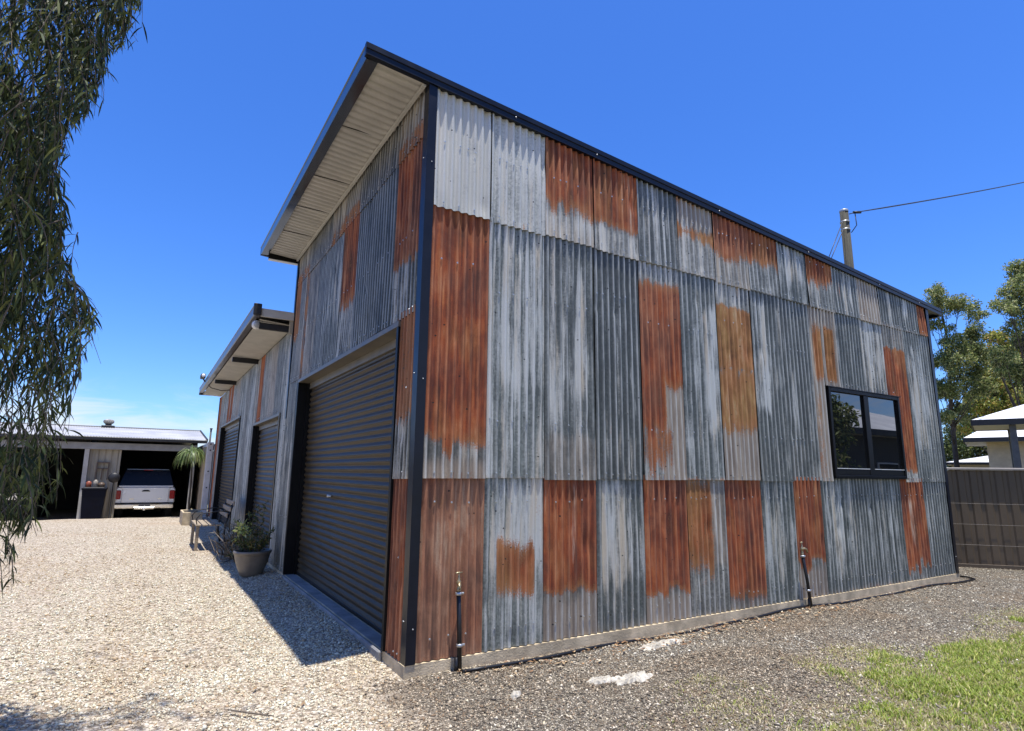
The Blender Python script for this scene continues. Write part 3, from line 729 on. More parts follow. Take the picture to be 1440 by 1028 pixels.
# ---- window
mb = MB()
y = -.018
def fr(x0, z0, x1, z1, ya=-.022, yb=.048): mb.bbox((x0, ya, z0), (x1, yb, z1), .004)
fr(WX0, WZ0, WX0 + .05, WZ1); fr(WX1 - .05, WZ0, WX1, WZ1)
fr(WX0 + .05, WZ1 - .05, WX1 - .05, WZ1); fr(WX0 + .05, WZ0, WX1 - .05, WZ0 + .035)
xm = (WX0 + WX1) / 2
fr(xm - .06, WZ0 + .035, xm + .06, WZ1 - .05, -.016)
fr(WX0 + .05, WZ0 + .036, xm - .06, WZ0 + .115, -.010); fr(xm + .06, WZ0 + .036, WX1 - .05, WZ0 + .115, -.010)
mb.box((WX0 - .03, -.030, WZ1 + .001), (WX1 + .03, .03, WZ1 + .012)); mb.box((WX0 - .02, -.034, WZ0 - .012), (WX1 + .02, .03, WZ0 - .001))
win = mb.build('window', BLACK, shed)
for (a, b) in ((WX0 + .05, xm - .06), (xm + .06, WX1 - .05)):
    p = MB(); p.add([(a, .012, WZ0 + .115), (b, .012, WZ0 + .115), (b, .012, WZ1 - .05), (a, .012, WZ1 - .05)], [(0, 1, 2, 3)])
    p.build('window_pane', GLASS, win)
    p = MB(); p.box((a, -.014, WZ0 + .116), (b, .010, WZ0 + .124)); p.build('window_bead', WHITEP, win)

# ================================================================== THE LOWER WING
WE = 16.3
wing = empty('corrugated_shed', (0, 5.3, -.09), 'lower patchwork iron wing with two roller doors joined behind the tall shed', 'shed')
mb = MB(); mb.box((0, 5.302, -.32), (6.5, WE, 0)); mb.build('slab', CONC, wing)
mb = MB()
D2 = (5.80, 8.50, 2.28); D3 = (10.85, 14.95, 2.62)
ZW = lambda x: 3.93 - .0735 * (x + .58)
segs = [(5.28, D2[0] - .03, 0), (D2[0] - .03, D2[1] + .03, D2[2] + .06), (D2[1] + .03, D3[0] - .03, 0), (D3[0] - .03, D3[1] + .03, D3[2] + .06), (D3[1] + .03, WE - .03, 0)]
for a, b, z in segs: mb.box((.05, a, z + .002), (.09, b, 3.62))
mb.box((.093, WE - .06, .002), (6.4, WE - .03, 3.4)); mb.box((6.4, 5.28, .002), (6.44, WE - .03, 3.35))
mb.build('wall_backing', DARKIN, wing)  # backing added to keep light from leaking between sheets
cols = list(np.arange(5.285, WE - .3, .61)) + [WE]
kinds = [dict(tone=0.34, cool=.2, white=.2, patches=[('g',-.2,1.2,-.2,1.2,.45)]), dict(tone=0.32, cool=.6, white=.25), dict(tone=0.22, cool=.8, white=.1),
         dict(tone=0.41, cool=.2, patches=[('g',-.2,1.2,-.2,1.2,.65)]), dict(tone=0.34, cool=.2, hue=.45, patches=[('r',.2,1.2,-.2,1.3,.85)], label='rusty sheet over the wing doors'),
         dict(tone=0.32, cool=.3, white=.2, patches=[('g',-.2,.6,-.2,1.2,.6)]), dict(tone=0.46, cool=.7, white=.36), dict(tone=0.26, cool=.3, white=.12, patches=[('g',-.2,1.2,-.2,1.2,.4)])]
ordr = [6, 2, 3, 0, 4, 5, 6, 7, 6, 1, 3, 0, 4, 4, 1, 7, 5, 4]
for i in range(len(cols) - 1):
    a, b = cols[i], cols[i + 1]; k = kinds[ordr[i % len(ordr)]]
    pieces = []
    zlo = .006
    for (da, db, dz) in (D2, D3):
        pass
    spans = [(a, b, .006)]
    for (da, db, dz) in (D2, D3):
        ns = []
        for (p, q, z) in spans:
            if q <= da - .045 or p >= db + .06: ns.append((p, q, z)); continue
            if p < da - .045 - .04: ns.append((p, da - .045, z))
            if q > db + .06 + .04: ns.append((db + .06, q, z))
            ns.append((max(p, da - .045), min(q, db + .06), dz + .052))
        spans = ns
    for j, (p, q, z) in enumerate(spans):
        if q - p < .03: continue
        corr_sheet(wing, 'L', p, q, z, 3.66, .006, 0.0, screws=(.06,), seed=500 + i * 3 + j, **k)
roller_door(wing, D2[0], D2[1], D2[2], .12, CURT2, JAMB, .085, False)
roller_door(wing, D3[0], D3[1], D3[2], .12, CURT2, JAMB, .085, False)
mb = MB(); mb.box((-.008, D2[0] - .06, .003), (-.0165, D2[0] - .046, D2[2] + .05)); mb.build('door_trim', CREAM, wing)
mb = MB(); mb.box((-.012, WE - .005, .0), (.09, WE + .012, 3.66)); mb.box((.09, WE - .029, 0), (6.44, WE + .005, 3.35)); mb.build('corner_trim', NAVY, wing)
mb = MB(); vs = []; k = int((WE + .2 - 5.33) / PITCH * 6)
for i in range(k + 1):
    yy = 5.33 + (WE + .15 - 5.33) * i / k; dz = .008 * math.cos(yy / PITCH * 2 * PI)
    for x in (-.56, 6.7): vs.append((x, yy, ZW(x) - .02 + dz))
mb.add(vs, [(2*i, 2*i+1, 2*i+3, 2*i+2) for i in range(k)], 0, True)
wroof = mb.build('roof', surf('wing_roof_steel', (.20,.20,.19), .4, .2, .2, 2, .03), wing)
mb = MB(); BRN = surf('brown_eave_steel', (.085,.072,.066), .32, 0.0, .2, 4, .03, ior=1.6)
prof = [(-.60, 0, 3.935), (-.61, 0, 3.925), (-.60, 0, 3.912), (-.60, 0, 3.78), (-.59, 0, 3.765), (-.50, 0, 3.765), (-.495, 0, 3.78), (-.495, 0, 3.92)]
mb.prism(prof[::-1], (0, 5.22, 0), (0, WE + .18, 0)); mb.build('gutter', BRN, wroof)
mb = MB(); mb.bbox((-.615, 5.16, 3.77), (-.50, 5.218, 3.95), .008); mb.build('gutter_end', DKFASC, wroof)
mb = MB(); vs = []; k = int((WE - 5.3) / PITCH * 4)
for i in range(k + 1):
    yy = 5.29 + (WE + .1 - 5.29) * i / k; dz = .005 * (1 if (i // 2) % 2 else -1)
    for x in (-.497, .03): vs.append((x, yy, ZW(x) - .185 + dz))
mb.add(vs, [(2*i, 2*i+2, 2*i+3, 2*i+1) for i in range(k)], 0, False)
mb.build('soffit', SOFF, wroof)
mb = MB(); mb.box((-.50, 5.20, ZW(-.3) - .15), (.0, 5.24, ZW(-.3) - .02)); mb.build('barge_board', SOFF, wroof)
for yy in (5.36, 8.75, 12.4):
    mb = MB(); mb.bbox((-.495, yy, 3.60), (.012, yy + .07, 3.70), .006); mb.build('eave_bracket', DKFASC, wroof)
mb = MB(); mb.box((-.06, 5.22, 3.55), (.005, 5.285, 3.80)); mb.build('flashing_block', CREAM, wroof)
mb = MB(); mb.box((-.60, WE + .12, 3.72), (-.0, WE + .19, 3.80)); mb.box((-.55, WE + .05, 3.80), (-.02, WE + .11, 3.83), 1); mb.build('end_beam', [DKFASC, WHITEP], wroof)

# things fixed to the wing eave
fl = empty('security_light', (-.50, 5.50, 3.72), 'round white spotlight under the near end of the lower eave', 'light')
mb = MB(); mb.lathe([(.001, -.055), (.055, -.05), (.075, -.02), (.072, .02), (.05, .05), (.02, .065), (.001, .066)], (-.52, 5.42, 3.66), 18, 0, 'y'); mb.build('lamp_housing', WHITEP, fl)
mb = MB(); mb.lathe([(.001, -.058), (.05, -.057), (.052, -.05)], (-.52, 5.42, 3.66), 16, 0, 'y'); mb.build('lens', surf('frosted_lens', (.5,.5,.48), .2), fl)
mb = MB(); mb.tube([(-.52, 5.45, 3.72), (-.52, 5.46, 3.765)], .015, 8); mb.build('mount', DKFASC, fl)
sc_ = empty('security_camera', (-.62, 14.3, 3.88), 'small dark security camera on a wire arm at the far end of the lower eave', 'camera')
mb = MB(); mb.bbox((-.74, 13.95, 3.93), (-.62, 14.35, 4.05), .02); mb.build('housing', DKFASC, sc_)
mb = MB(); mb.tube([(-.60, 14.3, 3.86), (-.66, 14.28, 3.95)], .02, 8); mb.tube([(-.60, 14.25, 3.88), (-.45, 14.1, 3.68), (-.2, 13.9, 3.60), (.0, 13.8, 3.62)], .012, 6); mb.build('arm', DKFASC, sc_)
mb = MB(); mb.lathe([(.001, -.012), (.05, -.01), (.05, .03)], (-.68, 13.945, 3.99), 12, 0, 'y'); mb.build('lens', WHITEP, sc_)

# ================================================================== GROUND
def sstep(x, a, b):
    t = np.clip((x - a) / (b - a), 0, 1); return t * t * (3 - 2 * t)
def hgt(x, y):
    x = np.asarray(x, float); y = np.asarray(y, float)
    z = -.09 + .010 * np.sin(x * 1.9 + 1.3 * np.sin(y * .8)) * np.sin(y * 1.4 + .7) + .006 * np.sin(x * 4.3 + y * 3.1)
    near = np.exp(-(np.minimum(x, 0) / .32) ** 2) * sstep(y, .35, 1.3) * sstep(.6 - x, 0, .2)
    z = z + .058 * near * (y < 17)
    z = z - .17 * sstep(y, 17.5, 19.2) * sstep(4 - x, 0, 1)
    z = z + .03 * sstep(-y, 1.6, 2.6) * sstep(x, .8, 2.0)
    return z
gx = np.concatenate([[-900, -400, -200, -100, -60, -40, -28, -20, -15, -12], np.arange(-10, 14.01, .14), [15, 17, 20, 25, 32, 45, 70, 120, 250, 500, 900]])
gy = np.concatenate([[-900, -400, -200, -100, -50, -30, -18, -12, -9], np.arange(-7, 20.01, .14), [21, 23, 26, 32, 45, 70, 120, 250, 500, 900]])
GX, GY = np.meshgrid(gx, gy); GZ = hgt(GX, GY)
nx, ny = len(gx), len(gy)
ii = (np.arange(ny - 1)[:, None] * nx + np.arange(nx - 1)[None, :])
tri = np.concatenate([np.stack([ii, ii + 1, ii + 1 + nx], -1).reshape(-1, 3), np.stack([ii, ii + 1 + nx, ii + nx], -1).reshape(-1, 3)])
g = fast_mesh('ground', np.stack([GX, GY, GZ], -1).reshape(-1, 3), tri, ground_mat(), smooth=True)
tag(g, 'pale gravel driveway and dark gravel strip around the iron shed', 'ground', kind='structure')

def vnoise(x, y, sc, seed):
    r = np.random.default_rng(seed); T = r.random((64, 64))
    x = x * sc; y = y * sc; xi = np.floor(x).astype(int); yi = np.floor(y).astype(int); fx = x - xi; fy = y - yi
    fx = fx * fx * (3 - 2 * fx); fy = fy * fy * (3 - 2 * fy)
    g_ = lambda a, b: T[a % 64, b % 64]
    return (g_(xi, yi) * (1 - fx) + g_(xi + 1, yi) * fx) * (1 - fy) + (g_(xi, yi + 1) * (1 - fx) + g_(xi + 1, yi + 1) * fx) * fy

def darkness(x, y):
    s = x - .28 * y + (vnoise(x, y, 1.6, 5) - .5) * 1.1
    return sstep(s, -.32, .25) * np.where(x > 8.6, 1, sstep(-y, -.2, .1))

STONE = np.array([(1,0,0),(-1,0,0),(0,1,0),(0,-1,0),(0,0,1),(0,0,-1)], float)
SF = np.array([(0,2,4),(2,1,4),(1,3,4),(3,0,4),(2,0,5),(1,2,5),(3,1,5),(0,3,5)])
def stones(name, n, xr, yr, keep, size, cols, wts, label, far=5.0, sink=.25, seed=1):
    r = np.random.default_rng(seed)
    x = r.uniform(*xr, n); y = r.uniform(*yr, n)
    d = np.hypot(x - CAM[0], y - CAM[1])
    ok = (r.random(n) < np.clip((far / d) ** 2, 0, 1)) & keep(x, y, r) & ~((x > -.03) & (x < 8.95) & (y > -.012) & (y < 16.4)) & ~((x > -.16) & (x < 2.5) & (y > 16.3))
    x, y, d = x[ok], y[ok], d[ok]; m = len(x)
    s = size[0] * np.exp(r.normal(0, .38, m)); s = np.clip(s, size[0] * .45, size[1])
    z = hgt(x, y) + s * r.uniform(-.15, .45, m)
    V = STONE[None] * r.uniform(.6, 1.35, (m, 6, 1)) + r.normal(0, .22, (m, 6, 3))
    V = V * np.stack([np.ones(m), r.uniform(.55, 1, m), r.uniform(.4, .8, m)], -1)[:, None, :]
    th = r.uniform(0, 2 * PI, m); ph = r.normal(0, .5, m)
    c, s_, cp, sp = np.cos(th), np.sin(th), np.cos(ph), np.sin(ph)
    X, Y, Z = V[..., 0], V[..., 1], V[..., 2]
    Y, Z = Y * cp[:, None] - Z * sp[:, None], Y * sp[:, None] + Z * cp[:, None]
    X, Y = X * c[:, None] - Y * s_[:, None], X * s_[:, None] + Y * c[:, None]
    P = np.stack([X * s[:, None] + x[:, None], Y * s[:, None] + y[:, None], Z * s[:, None] + z[:, None]], -1).reshape(-1, 3)
    F = (SF[None] + (np.arange(m) * 6)[:, None, None]).reshape(-1, 3)
    col = np.array(cols)[r.choice(len(cols), m, p=np.array(wts) / sum(wts))] * r.uniform(.75, 1.2, (m, 1))
    st = vnoise(x, y, .8, 9)[:, None]; st2 = vnoise(x, y, 2.6, 14)[:, None]; k_ = np.clip(.55 * sstep(st, .50, .72) + .35 * sstep(st2, .58, .8), 0, .7)
    track = np.exp(-((x + 1.75 + .06 * np.sin(y * .6)) / .22) ** 2) + np.exp(-((x + 3.25 + .06 * np.sin(y * .6)) / .22) ** 2)
    k_ = np.clip(k_ + (.45 * track * (x < -.6) * (y > -1))[:, None], 0, .8)
    col = col * (1 - k_ * np.array([[.22, .34, .45]]))
    o = fast_mesh(name, P, F, STONEM, col=np.repeat(np.clip(col, 0, 1), 6, 0))
    return tag(o, label, 'gravel', kind='stuff')
STONEM = tint_mat('crushed_stone', .85, 0, .25)
pale = [(.65,.615,.465), (.57,.505,.36), (.44,.365,.245), (.73,.70,.57), (.26,.215,.155), (.49,.37,.23)]
stones('gravel', 520000, (-7, .9), (-2.0, 14), lambda x, y, r: (r.random(len(x)) > darkness(x, y) * .93) & (r.random(len(x)) < 1 - .45 * sstep(vnoise(x, y, 2.6, 14), .55, .78)), (.0078, .021), pale, [30, 26, 16, 16, 6, 8],
       'loose cream crushed gravel over the driveway', far=5.2, seed=11)
dk = [(.20,.178,.142), (.12,.107,.086), (.33,.295,.23), (.54,.49,.385), (.25,.19,.13), (.66,.61,.49)]
stones('gravel', 420000, (-1.2, 11), (-4.2, .9), lambda x, y, r: (r.random(len(x)) < darkness(x, y)) & ((y > -1.9 + (vnoise(x, y, 1.6, 5) - .5)) | (r.random(len(x)) < .3) | (x < 1.2)), (.0066, .017), dk, [24, 14, 26, 14, 16, 5],
       'loose dark grey gravel along the sunlit wall', far=5.6, seed=12)

# ---- grass
def blades(n, xr, yr, keep, hlo, hhi, cols, wts, seed, width=.0035):
    r = np.random.default_rng(seed)
    x = r.uniform(*xr, n); y = r.uniform(*yr, n); ok = keep(x, y, r); x, y = x[ok], y[ok]; m = len(x)
    h = r.uniform(hlo, hhi, m); a = r.uniform(0, 2 * PI, m); lean = r.uniform(.15, 1.1, m) * h; w = width * r.uniform(.6, 1.5, m)
    z = hgt(x, y) - .004
    ca, sa = np.cos(a), np.sin(a); pa, pb = -sa * w, ca * w
    def pt(t, k): return np.stack([x + ca * lean * t ** 2 + pa * k, y + sa * lean * t ** 2 + pb * k, z + h * t * (1 - .25 * t)], -1)
    V = np.stack([pt(0, 1), pt(0, -1), pt(.55, .8), pt(.55, -.8), pt(1, 0)], 1).reshape(-1, 3)
    F = (np.array([(0,1,3),(0,3,2),(2,3,4)])[None] + (np.arange(m) * 5)[:, None, None]).reshape(-1, 3)
    col = np.array(cols)[r.choice(len(cols), m, p=np.array(wts) / sum(wts))] * r.uniform(.7, 1.25, (m, 1))
    return V, F, np.repeat(col, 5, 0)
def lawn_keep(x, y, r):
    n1 = vnoise(x, y, 1.6, 5); n2 = vnoise(x, y, .7, 21); n3 = vnoise(x, y, 4.5, 22)
    e = -y + (n1 - .5) * 1.5 + (n2 - .5) * .9 + (n3 - .5) * .5
    dens = sstep(e, 1.45, 1.9) * sstep(x + (n2 - .5) * 1.4, 1.4, 3.0) * np.clip(.12 + .88 * sstep(n3, .28, .62) + .5 * sstep(x, 3.0, 4.2), 0, 1) * (.4 + .6 * sstep(vnoise(x, y, 11, 28), .25, .6))
    dens = dens * sstep(-y + (n3 - .5) * .4, 1.45, 1.6) * (1 - .45 * sstep(n2 + (n1 - .5) * .6, .52, .66) * sstep(-y, 1.9, 2.5))
    return r.random(len(x)) < np.maximum(dens, .0)
GRASSM = tint_mat('grass_blades', .6, .35, .3)
gcol = [(.23,.31,.045), (.33,.39,.07), (.16,.22,.035), (.47,.46,.13), (.56,.49,.24)]
V1, F1, C1 = blades(330000, (.8, 8.5), (-5.2, -1.2), lawn_keep, .02, .06, gcol, [30, 26, 16, 14, 8], 31)
dry = [(.58,.49,.28), (.46,.37,.20), (.38,.40,.11), (.64,.57,.36), (.30,.34,.07)]
def dry_keep(x, y, r):
    n1 = vnoise(x, y, 1.6, 5); n3 = vnoise(x, y, 3.1, 25)
    e = -y + (n1 - .5) * 1.4 * np.where(x > 4.3, .25, 1)
    return r.random(len(x)) < (.35 + .65 * sstep(n3, .35, .6)) * sstep(e, 1.15, 1.8) * sstep(x, .6, 2.0) * .8
V2, F2, C2 = blades(260000, (.5, 8.5), (-5.2, -1.0), dry_keep, .010, .035, dry, [26, 22, 20, 16, 16], 32, .003)
o = fast_mesh('grass', np.concatenate([V1, V2]), np.concatenate([F1, F2 + len(V1)]), GRASSM, col=np.clip(np.concatenate([C1, C2]), 0, 1))
tag(o, 'patchy green lawn with dry yellow edges beside the gravel', 'grass', kind='stuff')

# ---- leaf litter by the slab
r = np.random.default_rng(77); m = 560
x = np.concatenate([r.normal(2.6, .9, 260), r.uniform(.3, 8.5, 200), r.normal(4.9, .35, 100)]); y = -np.abs(r.normal(.0, .16, m)) - .07
z = hgt(x, y) + r.uniform(.012, .028, m); L = r.uniform(.012, .035, m); Wd = L * r.uniform(.25, .5, m); a = r.uniform(0, 2 * PI, m)
ca, sa = np.cos(a), np.sin(a); tl = r.uniform(-.4, .4, m)
V = np.stack([np.stack([x + ca * L, y + sa * L, z + tl * L], -1), np.stack([x - sa * Wd, y + ca * Wd, z + .004], -1), np.stack([x - ca * L, y - sa * L, z], -1), np.stack([x + sa * Wd, y - ca * Wd, z + .003], -1)], 1).reshape(-1, 3)
F = (np.array([(0,1,2),(0,2,3)])[None] + (np.arange(m) * 4)[:, None, None]).reshape(-1, 3)
col = np.array([(.36,.21,.10), (.46,.33,.19), (.27,.15,.08), (.55,.46,.32)])[r.integers(0, 4, m)] * r.uniform(.7, 1.2, (m, 1))
o = fast_mesh('leaf_litter', V, F, tint_mat('dry_leaf', .7, .2, .3), col=np.repeat(col, 4, 0))
tag(o, 'dry orange leaves drifted along the foot of the sunlit wall', 'leaves', kind='stuff')

r = np.random.default_rng(78); m = 260
x = r.uniform(-5.5, -.3, m); y = r.uniform(-1.0, 9.0, m); z = hgt(x, y) + r.uniform(.014, .026, m); L = r.uniform(.018, .05, m); Wd = L * r.uniform(.12, .3, m); a = r.uniform(0, 2 * PI, m)
ca, sa = np.cos(a), np.sin(a)
V = np.stack([np.stack([x + ca * L, y + sa * L, z + .006], -1), np.stack([x - sa * Wd, y + ca * Wd, z], -1), np.stack([x - ca * L, y - sa * L, z + .004], -1), np.stack([x + sa * Wd, y - ca * Wd, z + .003], -1)], 1).reshape(-1, 3)
F = (np.array([(0,1,2),(0,2,3)])[None] + (np.arange(m) * 4)[:, None, None]).reshape(-1, 3)
col = np.array([(.30,.20,.11), (.42,.32,.20), (.20,.13,.075), (.34,.33,.17)])[r.integers(0, 4, m)] * r.uniform(.7, 1.2, (m, 1))
o = fast_mesh('leaf_litter', V, F, tint_mat('fallen_leaf', .7, .2, .3), col=np.repeat(col, 4, 0))
tag(o, 'sparse dry gum leaves blown over the pale driveway gravel', 'leaves', kind='stuff')

# ---- bleached rubble patches set in the gravel
def rubble(cx, cy, rx, ry, rot, seed, label, name='rubble_patch'):
    r = np.random.default_rng(seed); mb = MB(); nr_, ns = 22, 72
    vs = []
    ph = r.uniform(0, 6, 5)
    for i in range(nr_ + 1):
        for k in range(ns):
            w = 2 * PI * k / ns; q = i / nr_
            edge = 1 + .22 * math.sin(2 * w + ph[0]) + .16 * math.sin(3 * w + ph[1]) + .10 * math.sin(7 * w + ph[2]) + .07 * math.sin(13 * w + ph[3])
            dx, dy = rx * q * edge * math.cos(w), ry * q * edge * math.sin(w)
            X = cx + dx * math.cos(rot) - dy * math.sin(rot); Y = cy + dx * math.sin(rot) + dy * math.cos(rot)
            Z = float(hgt(X, Y)) + (.024 * (1 - q ** 3) * (.3 + vnoise(np.array([X]), np.array([Y]), 22, 3)[0]) + .022 * vnoise(np.array([X]), np.array([Y]), 75, 4)[0] * (1 - q ** 6) if q < 1 else -.02) - .002
            vs.append((X, Y, Z))
    fs = [(i*ns + k, (i+1)*ns + k, (i+1)*ns + (k+1) % ns, i*ns + (k+1) % ns) for i in range(nr_) for k in range(ns)]
    mb.add(vs, fs, 0, False)
    return tag(mb.build(name, LIME, None, (cx, cy, -.09)), label, 'rubble', 'bleached rubble patches in the gravel')
def px_ground(u, v):
    d = ROT @ _ray(u, v); t = (-.08 - CAM[2]) / d[2]; return (CAM + d * t)[:2]
for (u, v, rx, ry, rot, sd, lb) in ((893, 951, .19, .075, .35, 1, 'whiter larger bleached rubble lump in the dark gravel'), (850, 955, .13, .06, -.2, 2, 'flatter bleached rubble patch joining the whitest lump'),
                                    (930, 905, .28, .07, .05, 3, 'bleached rubble patch close to the slab edge and dry leaves'), (725, 977, .06, .03, .4, 4, 'smallest white rubble crumb alone in the gravel before the brown sheet')):
    p = px_ground(u, v); rubble(p[0], p[1], rx, ry, rot, sd, lb)
# a fallen stick
p = px_ground(320, 1003); q = px_ground(385, 1012)
mb = MB(); mb.tube([(p[0], p[1], -.06), ((p[0]+q[0])/2, (p[1]+q[1])/2 - .02, -.055), (q[0], q[1], -.06)], [.004, .006, .003], 6)
tag(mb.build('twig', BARK, None, (p[0], p[1], -.07)), 'thin fallen twig lying on the pale gravel', 'twig')

# ---- garden taps on standpipes
def garden_tap(x0, y0, x1, z1, swing, label):
    t = empty('garden_tap', (x0, y0, -.09), label, 'tap', 'garden taps standing along the sunlit wall')
    mb = MB(); mb.tube([(x0, y0, -.16), (x0 + (x1 - x0) * .45, y0, z1 * .42), (x1, y0, z1)], [.019, .018, .018], 12)
    mb.tube([(x0 - .03, y0 + .006, -.12), (x0 - .028, y0 + .008, .02)], .016, 8); mb.build('standpipe', RUB, t)
    for f in (.33, .97):
        xx = x0 + (x1 - x0) * f; zz = -.09 + (z1 + .09) * f
        mb = MB(); mb.lathe([(.020, -.012), (.026, -.010), (.026, .010), (.020, .012)], (xx, y0, zz), 14); mb.bbox((xx + .015, y0 - .01, zz - .008), (xx + .045, y0 + .01, zz + .008), .003); mb.build('clamp', ZINC, t)
    mb = MB()
    mb.lathe([(.014, 0), (.016, .02), (.012, .026), (.012, .05), (.019, .055), (.019, .075), (.011, .082), (.010, .10), (.006, .105), (.006, .135)], (x1, y0, z1), 14)
    c, s = math.cos(swing), math.sin(swing)
    mb.tube([(x1, y0, z1 + .064), (x1 + .04 * c, y0 + .04 * s, z1 + .068), (x1 + .07 * c, y0 + .07 * s, z1 + .055), (x1 + .083 * c, y0 + .083 * s, z1 + .02)], [.011, .012, .012, .013], 10)
    mb.build('tap_body', BRASS, t)
    mb = MB(); mb.tube([(x1 - .032, y0 - .006, z1 + .137), (x1 + .032, y0 + .006, z1 + .137)], .006, 8); mb.lathe([(.001, -.006), (.011, -.005), (.011, .006), (.001, .007)], (x1, y0, z1 + .137), 10)
    mb.build('handle', BRASS, t)
    return t
garden_tap(.435, -.055, .405, .50, -1.9, 'black standpipe tap in front of the dull brown rust sheet')
garden_tap(4.99, -.06, 4.885, .515, -.15, 'leaning black standpipe tap in front of the orange rust sheet')
# black irrigation pipe along the slab
pts = []
for xx in np.arange(.42, 9.12, .18):
    yy = -.085 - .03 * math.sin(xx * .9 + .4) - .025 * math.sin(xx * 2.3)
    pts.append((xx, yy, float(hgt(xx, yy)) + .014 + .006 * math.sin(xx * 1.7)))
pts += [(9.15, .0, -.07), (9.2, .15, -.08), (9.18, .4, -.1)]
mb = MB(); mb.tube(pts, .0125, 8)
tag(mb.build('irrigation_pipe', RUB, None, (.42, -.085, -.09)), 'black poly irrigation pipe lying along the foot of the sunlit wall', 'pipe')

# ================================================================== POT, BENCH, PLANTS BY THE WING
PX, PY = -.335, 5.08
pot = empty('plant_pot', (PX, PY, -.06), 'big round grey pot with a ribbed band standing beside the roller doors', 'pot')
mb = MB(); z0 = -.075; seg = 64
prof = [(.001, 0), (.135, 0), (.150, .012), (.172, .07), (.205, .16), (.232, .26), (.240, .30), (.252, .306), (.258, .325), (.254, .345), (.238, .348), (.228, .335), (.225, .28), (.001, .27)]
vs = []
for rr, h in prof:
    for k in range(seg):
        w = 2 * PI * k / seg; f = 1.0
        if .12 < h < .29 and rr > .18: f = 1 + (.012 if (k // 1) % 2 else -.006)
        vs.append((PX + rr * f * math.cos(w), PY + rr * f * math.sin(w), z0 + h))
mb.add(vs, [(i*seg + k, i*seg + (k+1) % seg, (i+1)*seg + (k+1) % seg, (i+1)*seg + k) for i in range(len(prof) - 1) for k in range(seg)], 0, True)
mb.build('pot_body', POTM, pot)
mb = MB(); mb.lathe([(.001, .300), (.15, .298), (.226, .29)], (PX, PY, z0), 32); mb.build('soil', SOIL, pot)

LEAFM = tint_mat('leaf', .45, .35, .5)
def leaf_mesh(P, D, L, W, cols, r, seg=3, droop=.5, nrm=None):
    """curved leaves: P base, D direction, L length, W width -> verts, tris, colours"""
    m = len(P); D = D / np.linalg.norm(D, axis=1, keepdims=True)
    side = np.cross(D, r.normal(0, 1, (m, 3)) if nrm is None else nrm); side /= np.linalg.norm(side, axis=1, keepdims=True) + 1e-9
    rings = []; pos = P.copy(); d = D.copy()
    prof = {2: [.25, 1, 0], 3: [.25, 1, .8, 0], 4: [.2, .8, 1, .65, 0]}[seg]
    for i in range(seg + 1):
        w = (W * prof[i])[:, None] * side * .5
        rings.append(pos - w); rings.append(pos + w)
        pos = pos + d * (L / seg)[:, None]
        d = d + np.array([0, 0, -1.0]) * np.asarray(droop)[..., None] / seg if np.ndim(droop) else d + np.array([0, 0, -droop]) / seg
        d /= np.linalg.norm(d, axis=1, keepdims=True)
    V = np.stack(rings, 1); k = 2 * (seg + 1)
    fr_ = []
    for i in range(seg):
        a = 2 * i; fr_ += [(a, a + 1, a + 3), (a, a + 3, a + 2)]
    F = (np.array(fr_)[None] + (np.arange(m) * k)[:, None, None]).reshape(-1, 3)
    return V.reshape(-1, 3), F, np.repeat(cols, k, 0)
def pick(r, cols, m, lo=.7, hi=1.25):
    return np.clip(np.array(cols)[r.integers(0, len(cols), m)] * r.uniform(lo, hi, (m, 1)), 0, 1)

r = np.random.default_rng(5)
sh = empty('potted_shrub', (PX, PY, .22), 'leafy green shrub with a pale yellow tuft growing in the big pot', 'plant')
mb = MB(); tips = []
for k in range(20):
    a = r.uniform(0, 2 * PI); e = r.uniform(.25, 1.0); L = r.uniform(.22, .52)
    p0 = np.array([PX + .08 * math.cos(a), PY + .08 * math.sin(a), .21]); p2 = p0 + np.array([math.cos(a) * L * .55 * (1.1 - e * .4), math.sin(a) * L * .55, L * (.45 + .5 * e)])
    if p2[0] > -.05: p2[0] = -.05 - .1 * r.random()
    p1 = (p0 + p2) / 2 + np.array([0, 0, .04]); mb.tube([p0, p1, p2], [.007, .005, .003], 5); tips.append((p0, p1, p2))
# a tall thin stem with small leaves
for k in range(3):
    p0 = np.array([PX + .05, PY - .03 * k, .2]); p2 = p0 + np.array([.06 - .10 * k, -.06 + .09 * k, .72 - .06 * k]); p1 = (p0 + p2) / 2; mb.tube([p0, p1, p2], [.007, .005, .002], 5); tips += [(p0, p1, p2)] * 2
mb.build('stem', BARK, sh)
P, D = [], []
for p0, p1, p2 in tips:
    for j in range(34):
        t = r.uniform(.3, 1.05); q = (1-t)**2*p0 + 2*t*(1-t)*p1 + t*t*p2 if t < 1 else p2
        P.append(q + r.normal(0, .018, 3)); D.append(r.normal(0, 1, 3) + np.array([0, 0, .2]))
P = np.array(P); D = np.array(D); m = len(P)
V, F, Cc = leaf_mesh(P, D, r.uniform(.03, .075, m), r.uniform(.014, .028, m), pick(r, [(.045,.075,.022), (.075,.105,.03), (.12,.14,.04), (.16,.12,.03)], m), r, 2, .3)
m2 = 110; P2 = np.array([PX - .15, PY + .02, .56]) + r.normal(0, .045, (m2, 3)); D2_ = r.normal(0, 1, (m2, 3)) + np.array([-.5, 0, .6])
V2, F2, C2 = leaf_mesh(P2, D2_, r.uniform(.04, .08, m2), r.uniform(.02, .035, m2), pick(r, [(.42,.46,.16), (.55,.55,.26), (.30,.38,.10)], m2), r, 2, .4)
fast_mesh('leaves', np.concatenate([V, V2]), np.concatenate([F, F2 + len(V)]), LEAFM, sh, col=np.concatenate([Cc, C2]))

